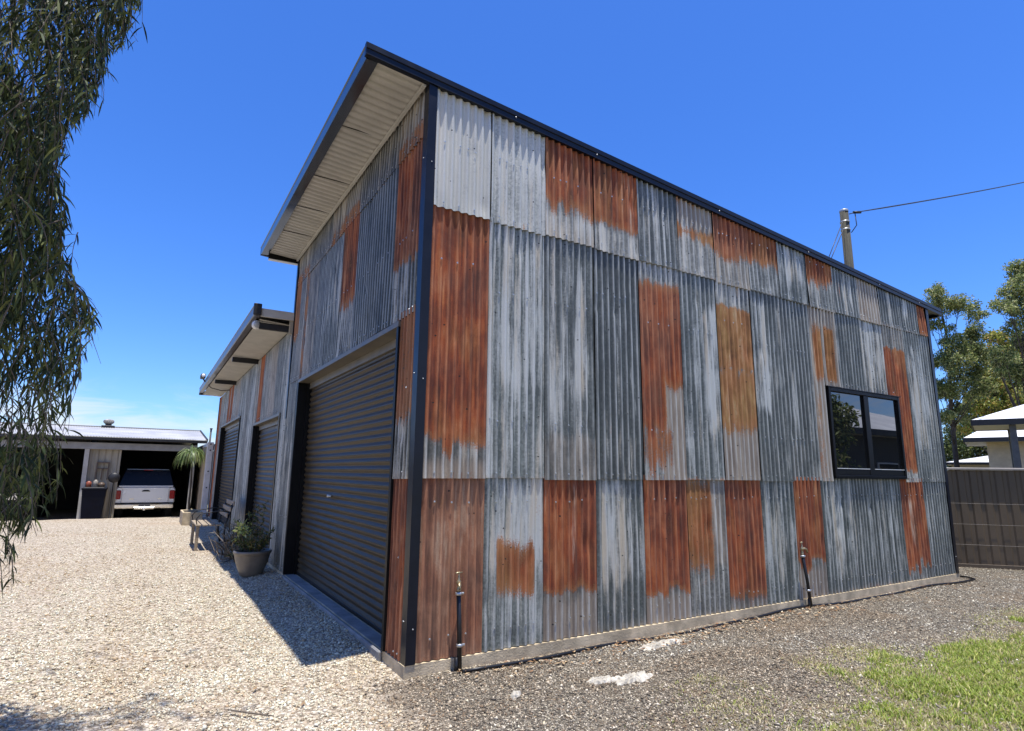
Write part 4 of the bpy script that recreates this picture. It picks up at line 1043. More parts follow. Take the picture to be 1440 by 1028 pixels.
# dead branches leaning between bench and pot
br = empty('dead_branch', (-.35, 6.9, -.06), 'bare grey branches and dry fronds heaped between bench and pot', 'branches')
mb = MB(); r = np.random.default_rng(8)
for k in range(44):
    a = r.uniform(1.6, 4.6); p0 = np.array([-.25 + r.normal(0, .12), 6.9 + r.normal(0, .55), -.03]); L = r.uniform(.3, .75)
    p2 = p0 + np.array([math.cos(a) * L * .6, math.sin(a) * L * .7, L * r.uniform(.15, .8)]); p2[0] = min(p2[0], -.06); p1 = (p0 + p2) / 2 + r.normal(0, .07, 3); p1[0] = min(p1[0], -.05)
    mb.tube([p0, p1, p2], [.013, .009, .004], 6)
mb.build('stems', BARK, br)
m = 420; P = np.stack([-.15 - np.abs(r.normal(0, .16, m)), 6.9 + r.normal(0, .55, m), r.uniform(0, .42, m)], -1)
V, F, Cc = leaf_mesh(P, r.normal(0, 1, (m, 3)) + np.array([-.3, 0, .5]), r.uniform(.08, .26, m), r.uniform(.010, .022, m), pick(r, [(.06,.075,.03), (.13,.11,.06), (.20,.16,.10), (.05,.05,.03)], m), r, 3, .9)
fast_mesh('fronds', V, F, LEAFM, br, col=Cc)

# bench
BX, BY = -.70, 8.35
bench = empty('garden_bench', (BX, BY, -.08), 'weathered slatted timber bench with curved dark arms against the wing wall', 'bench')
mb = MB()
for k in range(4): mb.bbox((BX - .17 + k * .115, BY, .355), (BX - .075 + k * .115, BY + 1.25, .385), .006)
mb.build('seat', TIMB, bench)
mb = MB()
for k in range(3):
    z = .50 + k * .11; x = BX + .34 + .05 * k; mb.bbox((x, BY, z), (x + .022, BY + 1.25, z + .085), .005)
mb.build('backrest', TIMB, bench)
IRONB = surf('cast_iron_bench_end', (.03,.03,.03), .6, .1, .3, 8, .2)
for yy in (BY + .03, BY + 1.16):
    mb = MB()
    mb.bbox((BX - .155, yy, -.10), (BX - .10, yy + .06, .354), .006, 0); mb.build('leg', TIMB, bench)
    mb = MB(); mb.tube([(BX + .40, yy + .03, -.1), (BX + .33, yy + .03, .18), (BX + .34, yy + .03, .40), (BX + .46, yy + .03, .80)], [.022, .02, .02, .018], 8)
    mb.tube([(BX - .14, yy + .03, .35), (BX - .17, yy + .03, .48), (BX - .10, yy + .03, .58), (BX + .05, yy + .03, .60), (BX + .22, yy + .03, .63), (BX + .38, yy + .03, .60)], .011, 8)
    mb.build('arm', IRONB, bench)

# ================================================================== CONTAINER, TROUGH, PALM
ct = empty('shipping_container', (-.21, 16.4, -.1), 'white and tan steel shipping container standing behind the lower wing', 'container')
mb = MB(); L = 6.0
k = int((L - .3) / .07); vs = []; yy = 16.53
seq = [(0, 0), (.07, 0), (.105, .03), (.175, .03), (.21, 0)]
ys = [];
for j in range(int((L - .3) / .21)):
    for dy, dx in seq[:4]: ys.append((16.54 + j * .21 + dy, -.195 + dx))
for (y_, x_) in ys: vs += [(x_, y_, .06), (x_, y_, 2.12)]
mb.add(vs, [(2*i, 2*i+1, 2*i+3, 2*i+2) for i in range(len(ys) - 1)])
mb.build('side_panel', CONTT, ct)
mb = MB()
for (x, y) in ((-.21, 16.4), (2.2, 16.4), (-.21, 22.3), (2.2, 22.3)): mb.bbox((x, y, .02), (x + .17, y + .12, 2.14), .008)
mb.box((-.205, 16.521, .0), (-.10, 22.299, .058)); mb.box((-.205, 16.521, 2.122), (-.10, 22.299, 2.22))
mb.box((-.02, 16.41, .02), (2.199, 16.45, 2.14)); mb.box((2.25, 16.521, .0), (2.32, 22.3, 2.2)); mb.box((-.02, 22.36, .02), (2.199, 22.41, 2.14)); mb.box((-.02, 16.46, 2.16), (2.249, 22.35, 2.20))
mb.build('frame', CONTW, ct)
for (x, y) in ((-.215, 16.395), (2.2, 16.395), (-.215, 22.295), (2.2, 22.295)):
    for z in (-.1, 2.141): MB().bbox((x, y, z), (x + .18, y + .13, z + .11), .012).build('corner_casting', CONTW, ct)
for z in (2.19, 2.0, 1.35, .85): MB().lathe([(.001, -.002), (.022, -.002), (.022, .0)], (-.12, 16.393, z), 10, 0, 'y').build('lashing_hole', BLACK, ct)
MB().lathe([(.001, -.002), (.024, -.002), (.024, .0)], (-.2165, 16.46, 2.19), 10, 0, 'x').build('lashing_hole', BLACK, ct)
tr = empty('garden_trough', (-.55, 14.4, -.1), 'low rectangular concrete trough on the gravel beside the container', 'trough')
mb = MB(); X0, X1, Y0, Y1, Zt = -.80, -.31, 14.25, 15.5, .25
mb.bbox((X0, Y0, -.14), (X1, Y0 + .05, Zt), .008); mb.bbox((X0, Y1 - .05, -.14), (X1, Y1, Zt), .008); mb.bbox((X0, Y0 + .051, -.14), (X0 + .05, Y1 - .051, Zt), .008); mb.bbox((X1 - .05, Y0 + .051, -.14), (X1, Y1 - .051, Zt), .008)
mb.build('trough_wall', CONC, tr)
mb = MB(); mb.box((X0 + .05, Y0 + .05, -.1), (X1 - .05, Y1 - .05, .19)); mb.build('soil', SOIL, tr)
pm = empty('ponytail_palm', (-.46, 17.3, -.1), 'thin stemmed palm with a drooping mop of strap leaves by the container', 'palm')
mb = MB(); mb.tube([(-.44, 17.3, -.15), (-.50, 17.3, .4), (-.50, 17.3, 1.0), (-.55, 17.3, 1.75), (-.57, 17.3, 1.92)], [.045, .032, .028, .025, .025], 10); mb.build('trunk', BARKD, pm)
r = np.random.default_rng(15); m = 190
P = np.array([-.57, 17.3, 1.92]) + r.normal(0, .035, (m, 3)); D = r.normal(0, 1, (m, 3)); D[:, 2] = np.abs(D[:, 2]) * .6 + .05
V, F, Cc = leaf_mesh(P, D, r.uniform(.5, .95, m), r.uniform(.016, .03, m), pick(r, [(.12,.19,.05), (.22,.30,.09), (.32,.36,.14), (.08,.12,.04)], m), r, 4, 4.5)
fast_mesh('crown', V, F, LEAFM, pm, col=Cc)
p = at_depth(297, 604, 23.5)
mb = MB(); mb.tube([(p[0] - .02, p[1], -.3), (p[0], p[1], p[2])], .035, 8); mb.lathe([(.04, 0), (.05, .01), (.05, .05), (.001, .06)], (p[0], p[1], p[2]), 10)
tag(mb.build('steel_post', DKFASC, None, (p[0], p[1], -.2)), 'thin dark steel post rising behind the container', 'post')

# ================================================================== OPEN SHED AT THE BACK
gs = empty('open_garage', (-4, 18.3, -.25), 'open fronted garage with a pale low roof at the end of the driveway', 'garage')
mb = MB(); k = int(11.9 / PITCH * 4); 
def shed_roof(ya, za, yb, zb, mb):
    vs = []
    for i in range(k + 1):
        x = -12.0 + 11.88 * i / k; dz = .008 * math.cos(x / PITCH * PI * 2)
        vs += [(x, ya, za + dz), (x, yb, zb + dz)]
    mb.add(vs, [(2*i, 2*i+2, 2*i+3, 2*i+1) for i in range(k)], 0, True)
shed_roof(18.18, 2.385, 22.0, 2.90, mb); shed_roof(22.0, 2.90, 25.8, 2.385, mb)
mb.box((-12, 21.9, 2.90), (-.12, 22.1, 2.925))
grf = mb.build('roof', ROOFL, gs)
mb = MB(); mb.prism([(-.125, 18.18, 2.33), (-.08, 18.18, 2.33), (-.08, 18.18, 2.42), (-.125, 18.18, 2.42)], (0, 0, 0), (0, 3.82, .515)); mb.build('barge_capping', DKFASC, grf)
mb = MB(); mb.bbox((-12, 18.08, 2.27), (-.10, 18.20, 2.375), .015); mb.build('gutter', DKFASC, grf)
mb = MB(); mb.bbox((-12, 18.28, 1.99), (-.38, 18.36, 2.20), .006); mb.build('beam', surf('grey_beam', (.30,.29,.27), .7, 0, .2, 3, .1), gs)
GPOST = surf('pale_post_paint', (.46,.43,.37), .6, 0.0, .25, 3, .1)
mb = MB(); mb.prism([(-3.46, 18.30, 0), (-3.34, 18.30, 0), (-3.34, 18.38, 0), (-3.46, 18.38, 0)], (.03, 0, -.3), (.0, 0, 1.985)); mb.build('post', GPOST, gs)
for x in (-.50, -6.6, -9.4): MB().bbox((x, 18.29, -.3), (x + .11, 18.37, 1.985), .006).build('post', GPOST, gs)
mb = MB(); vs = []; n_ = 18
for i in range(n_ + 1):
    x = -3.33 + .78 * i / n_; dy = [0, 0, .025, .025][i % 4]; vs += [(x, 18.42 + dy, -.3), (x, 18.42 + dy, 2.05)]
mb.add(vs, [(2*i, 2*i+2, 2*i+3, 2*i+1) for i in range(n_)])
mb.box((-3.33, 18.45, -.3), (-2.55, 18.5, 2.04)); mb.bbox((-2.56, 18.40, -.3), (-2.50, 18.50, 1.985), .006)
mb.build('front_wall', CREAM, gs)
mb = MB(); mb.box((-12, 25.7, -.3), (-.2, 25.75, 2.38)); mb.box((-.40, 18.4, -.3), (-.36, 25.69, 2.36)); mb.box((-12.05, 18.4, -.3), (-12.0, 25.69, 2.36)); mb.box((-3.36, 18.51, -.3), (-3.33, 25.6, 2.35)); mb.build('rear_wall', DARKIN, gs)
vt = empty('roof_vent', (-3.13, 21.9, 2.9), 'grey turbine roof vent on the ridge of the open garage', 'vent')
mb = MB(); mb.bbox((-3.33, 21.7, 2.86), (-2.93, 22.1, 2.95), .01); mb.lathe([(.10, 0), (.10, .07)], (-3.13, 21.9, 2.94), 16); mb.build('vent_base', DKFASC, vt)
mb = MB(); sg = 32
pv = [(.10, 0), (.145, .03), (.165, .08), (.155, .13), (.10, .165), (.001, .18)]
vs = [(-3.13 + rr * (1 + (.06 if k_ % 2 else -.05)) * math.cos(2*PI*k_/sg + h*3), 21.9 + rr * (1 + (.06 if k_ % 2 else -.05)) * math.sin(2*PI*k_/sg + h*3), 3.01 + h) for rr, h in pv for k_ in range(sg)]
mb.add(vs, [(i*sg + k_, i*sg + (k_+1) % sg, (i+1)*sg + (k_+1) % sg, (i+1)*sg + k_) for i in range(len(pv)-1) for k_ in range(sg)], 0, False)
mb.build('turbine', surf('aged_aluminium', (.30,.28,.24), .5, .3, .3, 8, .05), vt)

# things in the garage
bn = empty('wheelie_bin', (-3.05, 18.05, -.2), 'dark blue plastic bin in front of the ribbed cream wall', 'bin')
mb = MB(); fr_b = lambda z, g_: [(-3.05 - g_, 18.05 - g_, z), (-3.05 + g_, 18.05 - g_, z), (-3.05 + g_, 18.05 + g_, z), (-3.05 - g_, 18.05 + g_, z)]
vs = fr_b(-.2, .24) + fr_b(.76, .30); mb.add(vs, [(3,2,1,0), (0,1,5,4), (1,2,6,5), (2,3,7,6), (3,0,4,7), (4,5,6,7)]); mb.bbox((-3.37, 17.73, .761), (-2.73, 18.37, .81), .012); mb.build('bin_body', BLUED, bn)
mb = MB(); mb.bbox((-3.33, 17.77, .811), (-2.80, 18.3, .83), .006); mb.build('rim', DKFASC, bn)
r = np.random.default_rng(3)
for (x, y, w, h, c, lb) in ((-3.22, 18.0, .07, .18, (.30,.08,.04), 'small rust red tin on the blue bin lid'), (-3.05, 17.98, .06, .22, (.34,.30,.24), 'tall beige bottle on the blue bin lid'), (-2.9, 18.05, .09, .14, (.12,.08,.05), 'squat brown tin on the blue bin lid')):
    mb = MB(); mb.lathe([(.001, 0), (w, 0), (w, h * .8), (w * .6, h * .9), (w * .5, h), (.001, h)], (x, y, .831), 14)
    tag(mb.build('tin', surf('tin_paint', c, .4), None, (x, y, .83)), lb, 'tin', 'tins on the bin in the garage')
fn = empty('pedestal_fan', (-2.60, 18.1, -.2), 'dark round pedestal fan standing beside the blue bin', 'fan')
mb = MB(); mb.lathe([(.001, 0), (.17, 0), (.17, .025), (.03, .04), (.018, .06), (.016, 1.18)], (-2.60, 18.1, -.2), 16); mb.build('stand', DKFASC, fn)
mb = MB(); mb.lathe([(.001, -.07), (.11, -.06), (.16, -.01), (.16, .01), (.11, .06), (.04, .09), (.001, .12)], (-2.60, 18.08, 1.12), 24, 0, 'y'); mb.build('fan_head', DKFASC, fn)
ws = empty('wall_shelf', (-2.95, 18.40, 1.2), 'small brown framed shelf hung on the ribbed cream wall', 'shelf')
mb = MB()
for a_, b_ in (((-3.12, 18.34, 1.56), (-2.78, 18.41, 1.60)), ((-3.12, 18.34, 1.38), (-2.78, 18.41, 1.41)), ((-3.12, 18.35, 1.05), (-3.09, 18.41, 1.559)), ((-2.81, 18.35, 1.05), (-2.78, 18.41, 1.559)), ((-2.965, 18.35, 1.05), (-2.94, 18.41, 1.379))): mb.bbox(a_, b_, .004)
mb.build('shelf_frame', surf('brown_shelf_timber', (.14,.10,.07), .7), ws)

# ---- silver pickup nosed into the right bay
UX, UY, UZ, US = -1.70, 18.42, -.19, .84
ute = empty('pickup_truck', (UX, UY + 2, UZ), 'silver pickup with a dark canopy parked nose first in the open garage', 'pickup')
uf = lambda x, y, z: (UX + x * US, UY + y * US, UZ + z * US)
def loft(mb, secs, mi=0, cap=True, smooth=False, fr=uf):
    n_ = len(secs[0]); vs = [fr(*p) for s_ in secs for p in s_]
    fs = [(i*n_ + k, i*n_ + (k+1) % n_, (i+1)*n_ + (k+1) % n_, (i+1)*n_ + k) for i in range(len(secs)-1) for k in range(n_)]
    if cap: fs += [tuple(range(n_))[::-1], tuple((len(secs)-1)*n_ + k for k in range(n_))]
    return mb.add(vs, fs, mi, smooth)
def bodysec(y, hw, z0, z1, r_=.07):
    return [(-hw + .05, y, z0), (hw - .05, y, z0), (hw, y, z0 + .12), (hw, y, z1 - r_), (hw - r_ * .8, y, z1), (-hw + r_ * .8, y, z1), (-hw, y, z1 - r_), (-hw, y, z0 + .12)]
mb = MB(); loft(mb, [bodysec(.10, .96, .52, 1.17), bodysec(.13, .99, .50, 1.19), bodysec(1.0, 1.0, .48, 1.2), bodysec(2.6, 1.0, .46, 1.2), bodysec(4.3, 1.0, .46, 1.18), bodysec(5.2, .97, .48, 1.12), bodysec(5.5, .9, .5, 1.0)])
ub = mb.build('body', SILV, ute)
mb = MB(); mb.bbox((-.78, .055, .60), (.78, .11, 1.165), .02, 0, uf); mb.bbox((-.80, .045, 1.12), (.80, .10, 1.19), .015, 0, uf); tg = mb.build('tailgate', SILV, ute)
mb = MB(); loft(mb, [[(-.15, .05, 1.03), (.15, .05, 1.03), (.11, .05, 1.075), (.05, .05, 1.095), (-.05, .05, 1.095), (-.11, .05, 1.075)], [(-.13, .035, 1.035), (.13, .035, 1.035), (.10, .035, 1.07), (.045, .035, 1.085), (-.045, .035, 1.085), (-.10, .035, 1.07)]]); mb.build('handle', BLACK, tg)
mb = MB(); mb.bbox((-.52, .047, .73), (-.36, .056, .775), .004, 0, uf); mb.bbox((.42, .047, .73), (.53, .056, .79), .004, 0, uf); mb.build('badge', CHROME, tg)
mb = MB(); loft(mb, [[(-.92, .12, 1.2), (.92, .12, 1.2), (.74, .45, 1.82), (-.74, .45, 1.82)], [(-.92, 1.9, 1.2), (.92, 1.9, 1.2), (.76, 1.9, 1.86), (-.76, 1.9, 1.86)]]); mb.build('canopy', DKPAINT, ute)
mb = MB(); mb.add([uf(-.76, .175, 1.27), uf(.76, .175, 1.27), uf(.66, .405, 1.71), uf(-.66, .405, 1.71)], [(0,1,2,3)]); rwv = mb.build('rear_window', GLASSK, ute)
mb = MB(); mb.bbox((-.90, .085, 1.20), (.90, .14, 1.255), .01, 0, uf); mb.build('window_trim', SILV, rwv)
mb = MB(); loft(mb, [[(-.93, 1.92, 1.2), (.93, 1.92, 1.2), (.74, 2.0, 1.88), (-.74, 2.0, 1.88)], [(-.93, 3.6, 1.2), (.93, 3.6, 1.2), (.72, 3.0, 1.88), (-.72, 3.0, 1.88)]]); mb.build('cab', SILV, ute)
mb = MB(); mb.bbox((-.16, .385, 1.83), (.16, .43, 1.865), .008, 0, uf); mb.build('brake_light', REDL, ute)
for s_ in (-1, 1):
    a_, b_ = (-.985, -.80) if s_ < 0 else (.80, .985)
    mb = MB(); mb.bbox((a_, .07, .74), (b_, .2, 1.08), .03, 0, uf); mb.build('tail_light', REDL, ute)
    mb = MB(); xx = s_ * 1.06; loft(mb, [[(xx - .08, 3.3, 1.18), (xx + .08, 3.3, 1.18), (xx + .08, 3.36, 1.38), (xx - .08, 3.36, 1.38)], [(xx - .08, 3.42, 1.18), (xx + .08, 3.42, 1.18), (xx + .08, 3.42, 1.38), (xx - .08, 3.42, 1.38)]]); mb.build('mirror', BLACK, ute)
mb = MB(); mb.bbox((-.99, -.04, .40), (.99, .12, .57), .035, 0, uf); mb.bbox((-.34, -.09, .37), (.34, -.02, .46), .02, 0, uf); bp = mb.build('bumper', CHROME, ute)
mb = MB(); mb.bbox((-.97, .02, .571), (.97, .11, .61), .012, 0, uf); mb.build('step_pad', BLACK, bp)
mb = MB(); mb.bbox((-.19, -.052, .47), (.19, -.042, .575), .004, 0, uf); mb.build('number_plate', surf('worn_plate', (.16,.16,.15), .4), bp)
mb = MB(); mb.tube([uf(0, -.1, .36), uf(0, -.2, .36)], .03, 8); mb.lathe([(.001, .05), (.03, .04), (.035, .02), (.02, 0)], uf(0, -.2, .36), 10); mb.build('tow_ball', CHROME, bp)
for (x_, y_) in ((-.84, 1.2), (.84, 1.2), (-.84, 4.6), (.84, 4.6)):
    mb = MB(); mb.lathe([(.15, -.11), (.33, -.12), (.38, -.08), (.38, .08), (.33, .12), (.15, .11)], uf(x_, y_, .36), 24, 0, 'x'); w_ = mb.build('wheel', TYRE, ute)
    mb = MB(); mb.lathe([(.001, -.09), (.12, -.10), (.2, -.115), (.2, .115), (.12, .10), (.001, .09)], uf(x_, y_, .36), 16, 0, 'x'); mb.build('rim', SILV, w_)
# ---- dark four wheel drive in the left bay, nose out
KX, KY, KZ, KS = -5.35, 18.65, -.2, .86
car = empty('four_wheel_drive', (KX, KY + 2, KZ), 'dark four wheel drive parked nose out in the left bay behind hanging leaves', 'car')
kf = lambda x, y, z: (KX + x * KS, KY + y * KS, KZ + z * KS)
mb = MB(); loft(mb, [bodysec(.0, .85, .45, .98), bodysec(.1, .92, .42, 1.06), bodysec(1.3, .94, .4, 1.14), bodysec(4.4, .94, .42, 1.14), bodysec(4.6, .9, .45, 1.0)], fr=kf); mb.build('body', DKPAINT, car)
mb = MB(); loft(mb, [[(-.84, 1.2, 1.14), (.84, 1.2, 1.14), (.70, 1.9, 1.78), (-.70, 1.9, 1.78)], [(-.84, 4.5, 1.14), (.84, 4.5, 1.14), (.72, 4.3, 1.8), (-.72, 4.3, 1.8)]], fr=kf); mb.build('cab', DKPAINT, car)
mb = MB(); mb.add([kf(-.74, 1.275, 1.2), kf(.74, 1.275, 1.2), kf(.64, 1.80, 1.70), kf(-.64, 1.80, 1.70)], [(0,1,2,3)]); mb.build('windscreen', GLASSK, car)
mb = MB()
for k_ in range(5): mb.bbox((-.46 + k_ * .19, -.03, .74), (-.30 + k_ * .19, .01, .96), .008, 0, kf)
mb.build('grille', CHROME, car)
for s_ in (-1, 1):
    mb = MB(); mb.bbox((s_ * .70 - .15, -.02, .76), (s_ * .70 + .15, .06, .95), .02, 0, kf); mb.build('headlight', WHITEP, car)
    mb = MB(); mb.lathe([(.001, -.02), (.07, -.015), (.08, .0)], kf(s_ * .58, -.07, .52), 14, 0, 'y'); mb.build('fog_lamp', WHITEP, car)
mb = MB(); mb.bbox((-.93, -.08, .40), (.93, .05, .64), .04, 0, kf); mb.build('bumper', BLACK, car)
for (x_, y_) in ((-.80, .85), (.80, .85), (-.80, 3.6), (.80, 3.6)):
    mb = MB(); mb.lathe([(.15, -.10), (.33, -.11), (.37, -.07), (.37, .07), (.33, .11), (.15, .10)], kf(x_, y_, .36), 24, 0, 'x'); w_ = mb.build('wheel', TYRE, car)
    mb = MB(); mb.lathe([(.001, -.08), (.2, -.105), (.2, .105), (.001, .08)], kf(x_, y_, .36), 14, 0, 'x'); mb.build('rim', SILV, w_)

# ================================================================== RIGHT SIDE: FENCE, HOUSES, POLE
FA = np.array([9.18, 1.75]); FB = np.array([12.6, -1.75]); FL = np.linalg.norm(FB - FA); FD = (FB - FA) / FL; FN = np.array([-FD[1] * -1, FD[0] * -1])
FN = np.array([FD[1], -FD[0]])
if FN @ (CAM[:2] - FA) < 0: FN = -FN
def ff(u, o, z): q = FA + FD * u + FN * o; return (q[0], q[1], z)
fence = empty('panel_fence', (FA[0], FA[1], -.1), 'brown steel panel fence with pale capping and three trellis wires', 'fence')
mb = MB(); prof = [(0, 0), (.05, 0), (.075, .015), (.165, .015), (.19, 0)]
us = []
for j in range(int(FL / .19) + 1):
    for du, dn in prof[:4]: us.append((j * .19 + du, dn))
us = [(u, d) for u, d in us if u < FL]
vs = []
for u, d in us: vs += [ff(u, d, -.12), ff(u, d, 1.56)]
mb.add(vs, [(2*i, 2*i+2, 2*i+3, 2*i+1) for i in range(len(us) - 1)] )
mb.build('fence_panel', FENCEM, fence)
for u in (.93, 3.3):
    mb = MB(); mb.bbox((u, -.035, -.2), (u + .075, .06, 1.565), .008, 0, ff); mb.build('fence_post', FENCEM, fence)
mb = MB(); mb.bbox((.0, -.03, 1.566), (FL, .07, 1.605), .008, 0, ff); mb.build('capping', FENCEC, fence)
mb = MB(); mb.bbox((.0, -.02, -.08), (FL, .045, -.02), .006, 0, ff); mb.build('bottom_rail', FENCEM, fence)
for z in (.30, .64, .99):
    mb = MB(); mb.tube([ff(.5, .075, z + .012), ff(FL * .5, .075, z), ff(FL, .075, z + .01)], .0022, 6); mb.build('trellis_wire', TWIRE, fence)

HR = np.array([.852, -.524]); HF = np.array([.524, .852])
def hip_house(name, lat, dep, w, d, eave, rise, label, rot=0.0, wall_in=.6, open_w=0.0, posts=(), wallmat=BRICK, ridge_in=None, cat='house', fas=.2, wall=True, origin=None, windows=(), axes=None):
    O = origin if origin is not None else CAM[:2] + RGT[:2] * lat + FWD[:2] * dep
    c, s = math.cos(rot), math.sin(rot); ex = HR * c + HF * s; ey = -HR * s + HF * c
    if axes: ex, ey = np.array(axes[0], float), np.array(axes[1], float)
    f = lambda x, y, z: (O[0] + ex[0] * x + ey[0] * y, O[1] + ex[1] * x + ey[1] * y, z)
    h = empty(name, (O[0], O[1], -.1), label, cat)
    ri = d / 2 if ridge_in is None else ridge_in
    mb = MB(); z0, z1 = eave, eave + rise
    vs = [f(0,0,z0), f(w,0,z0), f(w,d,z0), f(0,d,z0), f(ri, d/2, z1), f(w - ri, d/2, z1)]
    mb.add(vs, [(0,1,5,4), (1,2,5), (2,3,4,5), (3,0,4)])
    rf = mb.build('roof', ROOFW, h)
    mb = MB()
    mb.box((0, -.03, z0 - fas), (w, .0, z0 - .004), 0, f); mb.box((-.03, .0, z0 - fas), (0, d, z0 - .004), 0, f); mb.box((0, d, z0 - fas), (w, d + .03, z0 - .004), 0, f); mb.box((w, 0, z0 - fas), (w + .03, d, z0 - .004), 0, f)
    mb.build('gutter', DKFASC, rf)
    mb = MB(); mb.box((.01, .01, z0 - fas + .02), (w - .01, d - .01, z0 - fas + .04), 0, f); mb.build('soffit', SOFF, rf)
    if wall:
        mb = MB(); mb.box((wall_in + open_w, wall_in, -.2), (w - wall_in, d - wall_in, z0 - fas + .015), 0, f); mb.build('wall', wallmat, h)
        for (xa, xb, za, zb) in windows:
            mb = MB(); mb.bbox((xa, wall_in - .05, za), (xb, wall_in + .02, zb), .01, 0, f); wn = mb.build('window', WHITEP, h)
            mb = MB(); mb.box((xa + .05, wall_in - .065, za + .05), (xb - .05, wall_in - .052, zb - .05), 0, f); mb.build('window_pane', GLASSK, wn)
    for (px_, py_) in posts:
        mb = MB(); mb.bbox((px_ - .09, py_ - .09, -.2), (px_ + .09, py_ + .09, z0 - fas + .01), .01, 0, f); mb.build('post', DKFASC if px_ > 90 else surf('grey_post', (.10,.10,.095), .6), h)
    return h
hip_house('open_carport', 15.72, 20.0, 9, 3.0, 3.40, .60, 'white roofed open carport on grey posts just beyond the fence', rot=-.68, posts=((1.05, .25), (4.6, .25), (1.05, 2.75), (4.6, 2.75)), wall=False, cat='carport')
hip_house('brick_house', 20.9, 27.2, 11, 5, 3.28, 1.15, 'cream brick house with a white roof seen under the carport eave', rot=-.68, wall_in=.8, ridge_in=1.8, windows=((4.2, 5.6, .9, 2.1),))
hip_house('brick_house', 25.3, 34.5, 4.5, 4, 2.36, .42, 'small low white roofed shed just above the fence capping', rot=-.66, wall_in=.25, cat='shed', fas=.14)
# power pole and its service line
pp = at_depth(1186.5, 296, 15.5)
pole = empty('power_pole', (pp[0], pp[1], -.1), 'weathered timber power pole rising behind the shed roof', 'pole')
mb = MB(); mb.tube([(pp[0] + .03, pp[1], -.4), (pp[0] + .02, pp[1], 4), (pp[0], pp[1], pp[2])], [.135, .118, .102], 16); mb.build('shaft', POLEW, pole)
mb = MB(); mb.lathe([(.108, -.06), (.110, -.02), (.10, .0), (.001, .012)], (pp[0], pp[1], pp[2] + .012), 16); mb.build('pole_cap', WIRE, pole)
for dz in (.33, .55):
    mb = MB(); mb.lathe([(.104, -.02), (.116, -.018), (.116, .018), (.104, .02)], (pp[0], pp[1], pp[2] - dz), 16); mb.build('strap', WIRE, pole)
mb = MB(); q0 = pp + np.array([.25, -.15, -.05]); we = at_depth(1475, 238, 24)
pts = [pp + np.array([.11, -.07, -.10]), q0]; we = q0 + (we - q0) * 2.6; n_ = 24
for i in range(1, n_ + 1):
    t = i / n_; pts.append(q0 * (1 - t) + we * t - np.array([0, 0, .35 * 4 * t * (1 - t)]))
mb.tube(pts, [.012] * 2 + [.019] * n_, 6); mb.tube([q0, q0 + np.array([.03, 0, -.35]), pp + np.array([.12, -.08, -.62])], .012, 6); mb.tube([q0 - np.array([.04, -.02, 0]), q0 + np.array([.14, -.08, .01])], .035, 8)
tag(mb.build('service_line', DKFASC, None, (pp[0], pp[1], pp[2])), 'thick black overhead cable running right from the power pole', 'cable')
mb = MB(); ge = at_depth(1158, 350, 14.5); ge[2] = min(ge[2], 6.5)
mb.tube([pp + np.array([-.1, 0, -.33]), ge], .010, 6); mb.tube([pp + np.array([-.1, 0, -.55]), ge + np.array([.06, 0, -.05])], .010, 6)
tag(mb.build('stay_wire', DKFASC, None, (pp[0], pp[1], pp[2] - .4)), 'pair of thin stay wires dropping left from the power pole', 'wire')

# ================================================================== TREES
def clump_leaves(r, centers, rads, n, size, cols, flat=.92):
    w = np.array([q ** 2 for q in rads]); w = w / w.sum(); idx = r.choice(len(centers), n, p=w)
    dirv = r.normal(0, 1, (n, 3)); dirv /= np.linalg.norm(dirv, axis=1, keepdims=True); rad = r.random(n) ** .45
    P = np.array(centers)[idx] + dirv * (rad * np.array(rads)[idx])[:, None] * np.array([1, 1, flat])
    # sub-clusters so that light and dark tufts form
    tuft = r.integers(0, max(8, n // 45), n); to = r.normal(0, .10, (n // 45 + 9, 3)); P += to[tuft] * np.array(rads)[idx][:, None]
    shade = (r.uniform(.7, 1.3, n // 45 + 9))[tuft][:, None]
    D = r.normal(0, 1, (n, 3)); D[:, 2] -= .5
    c = pick(r, cols, n, .75, 1.25) * shade
    return leaf_mesh(P, D, r.uniform(.6, 1.3, n) * size, r.uniform(.30, .5, n) * size, np.clip(c, 0, 1), r, 2, .3)
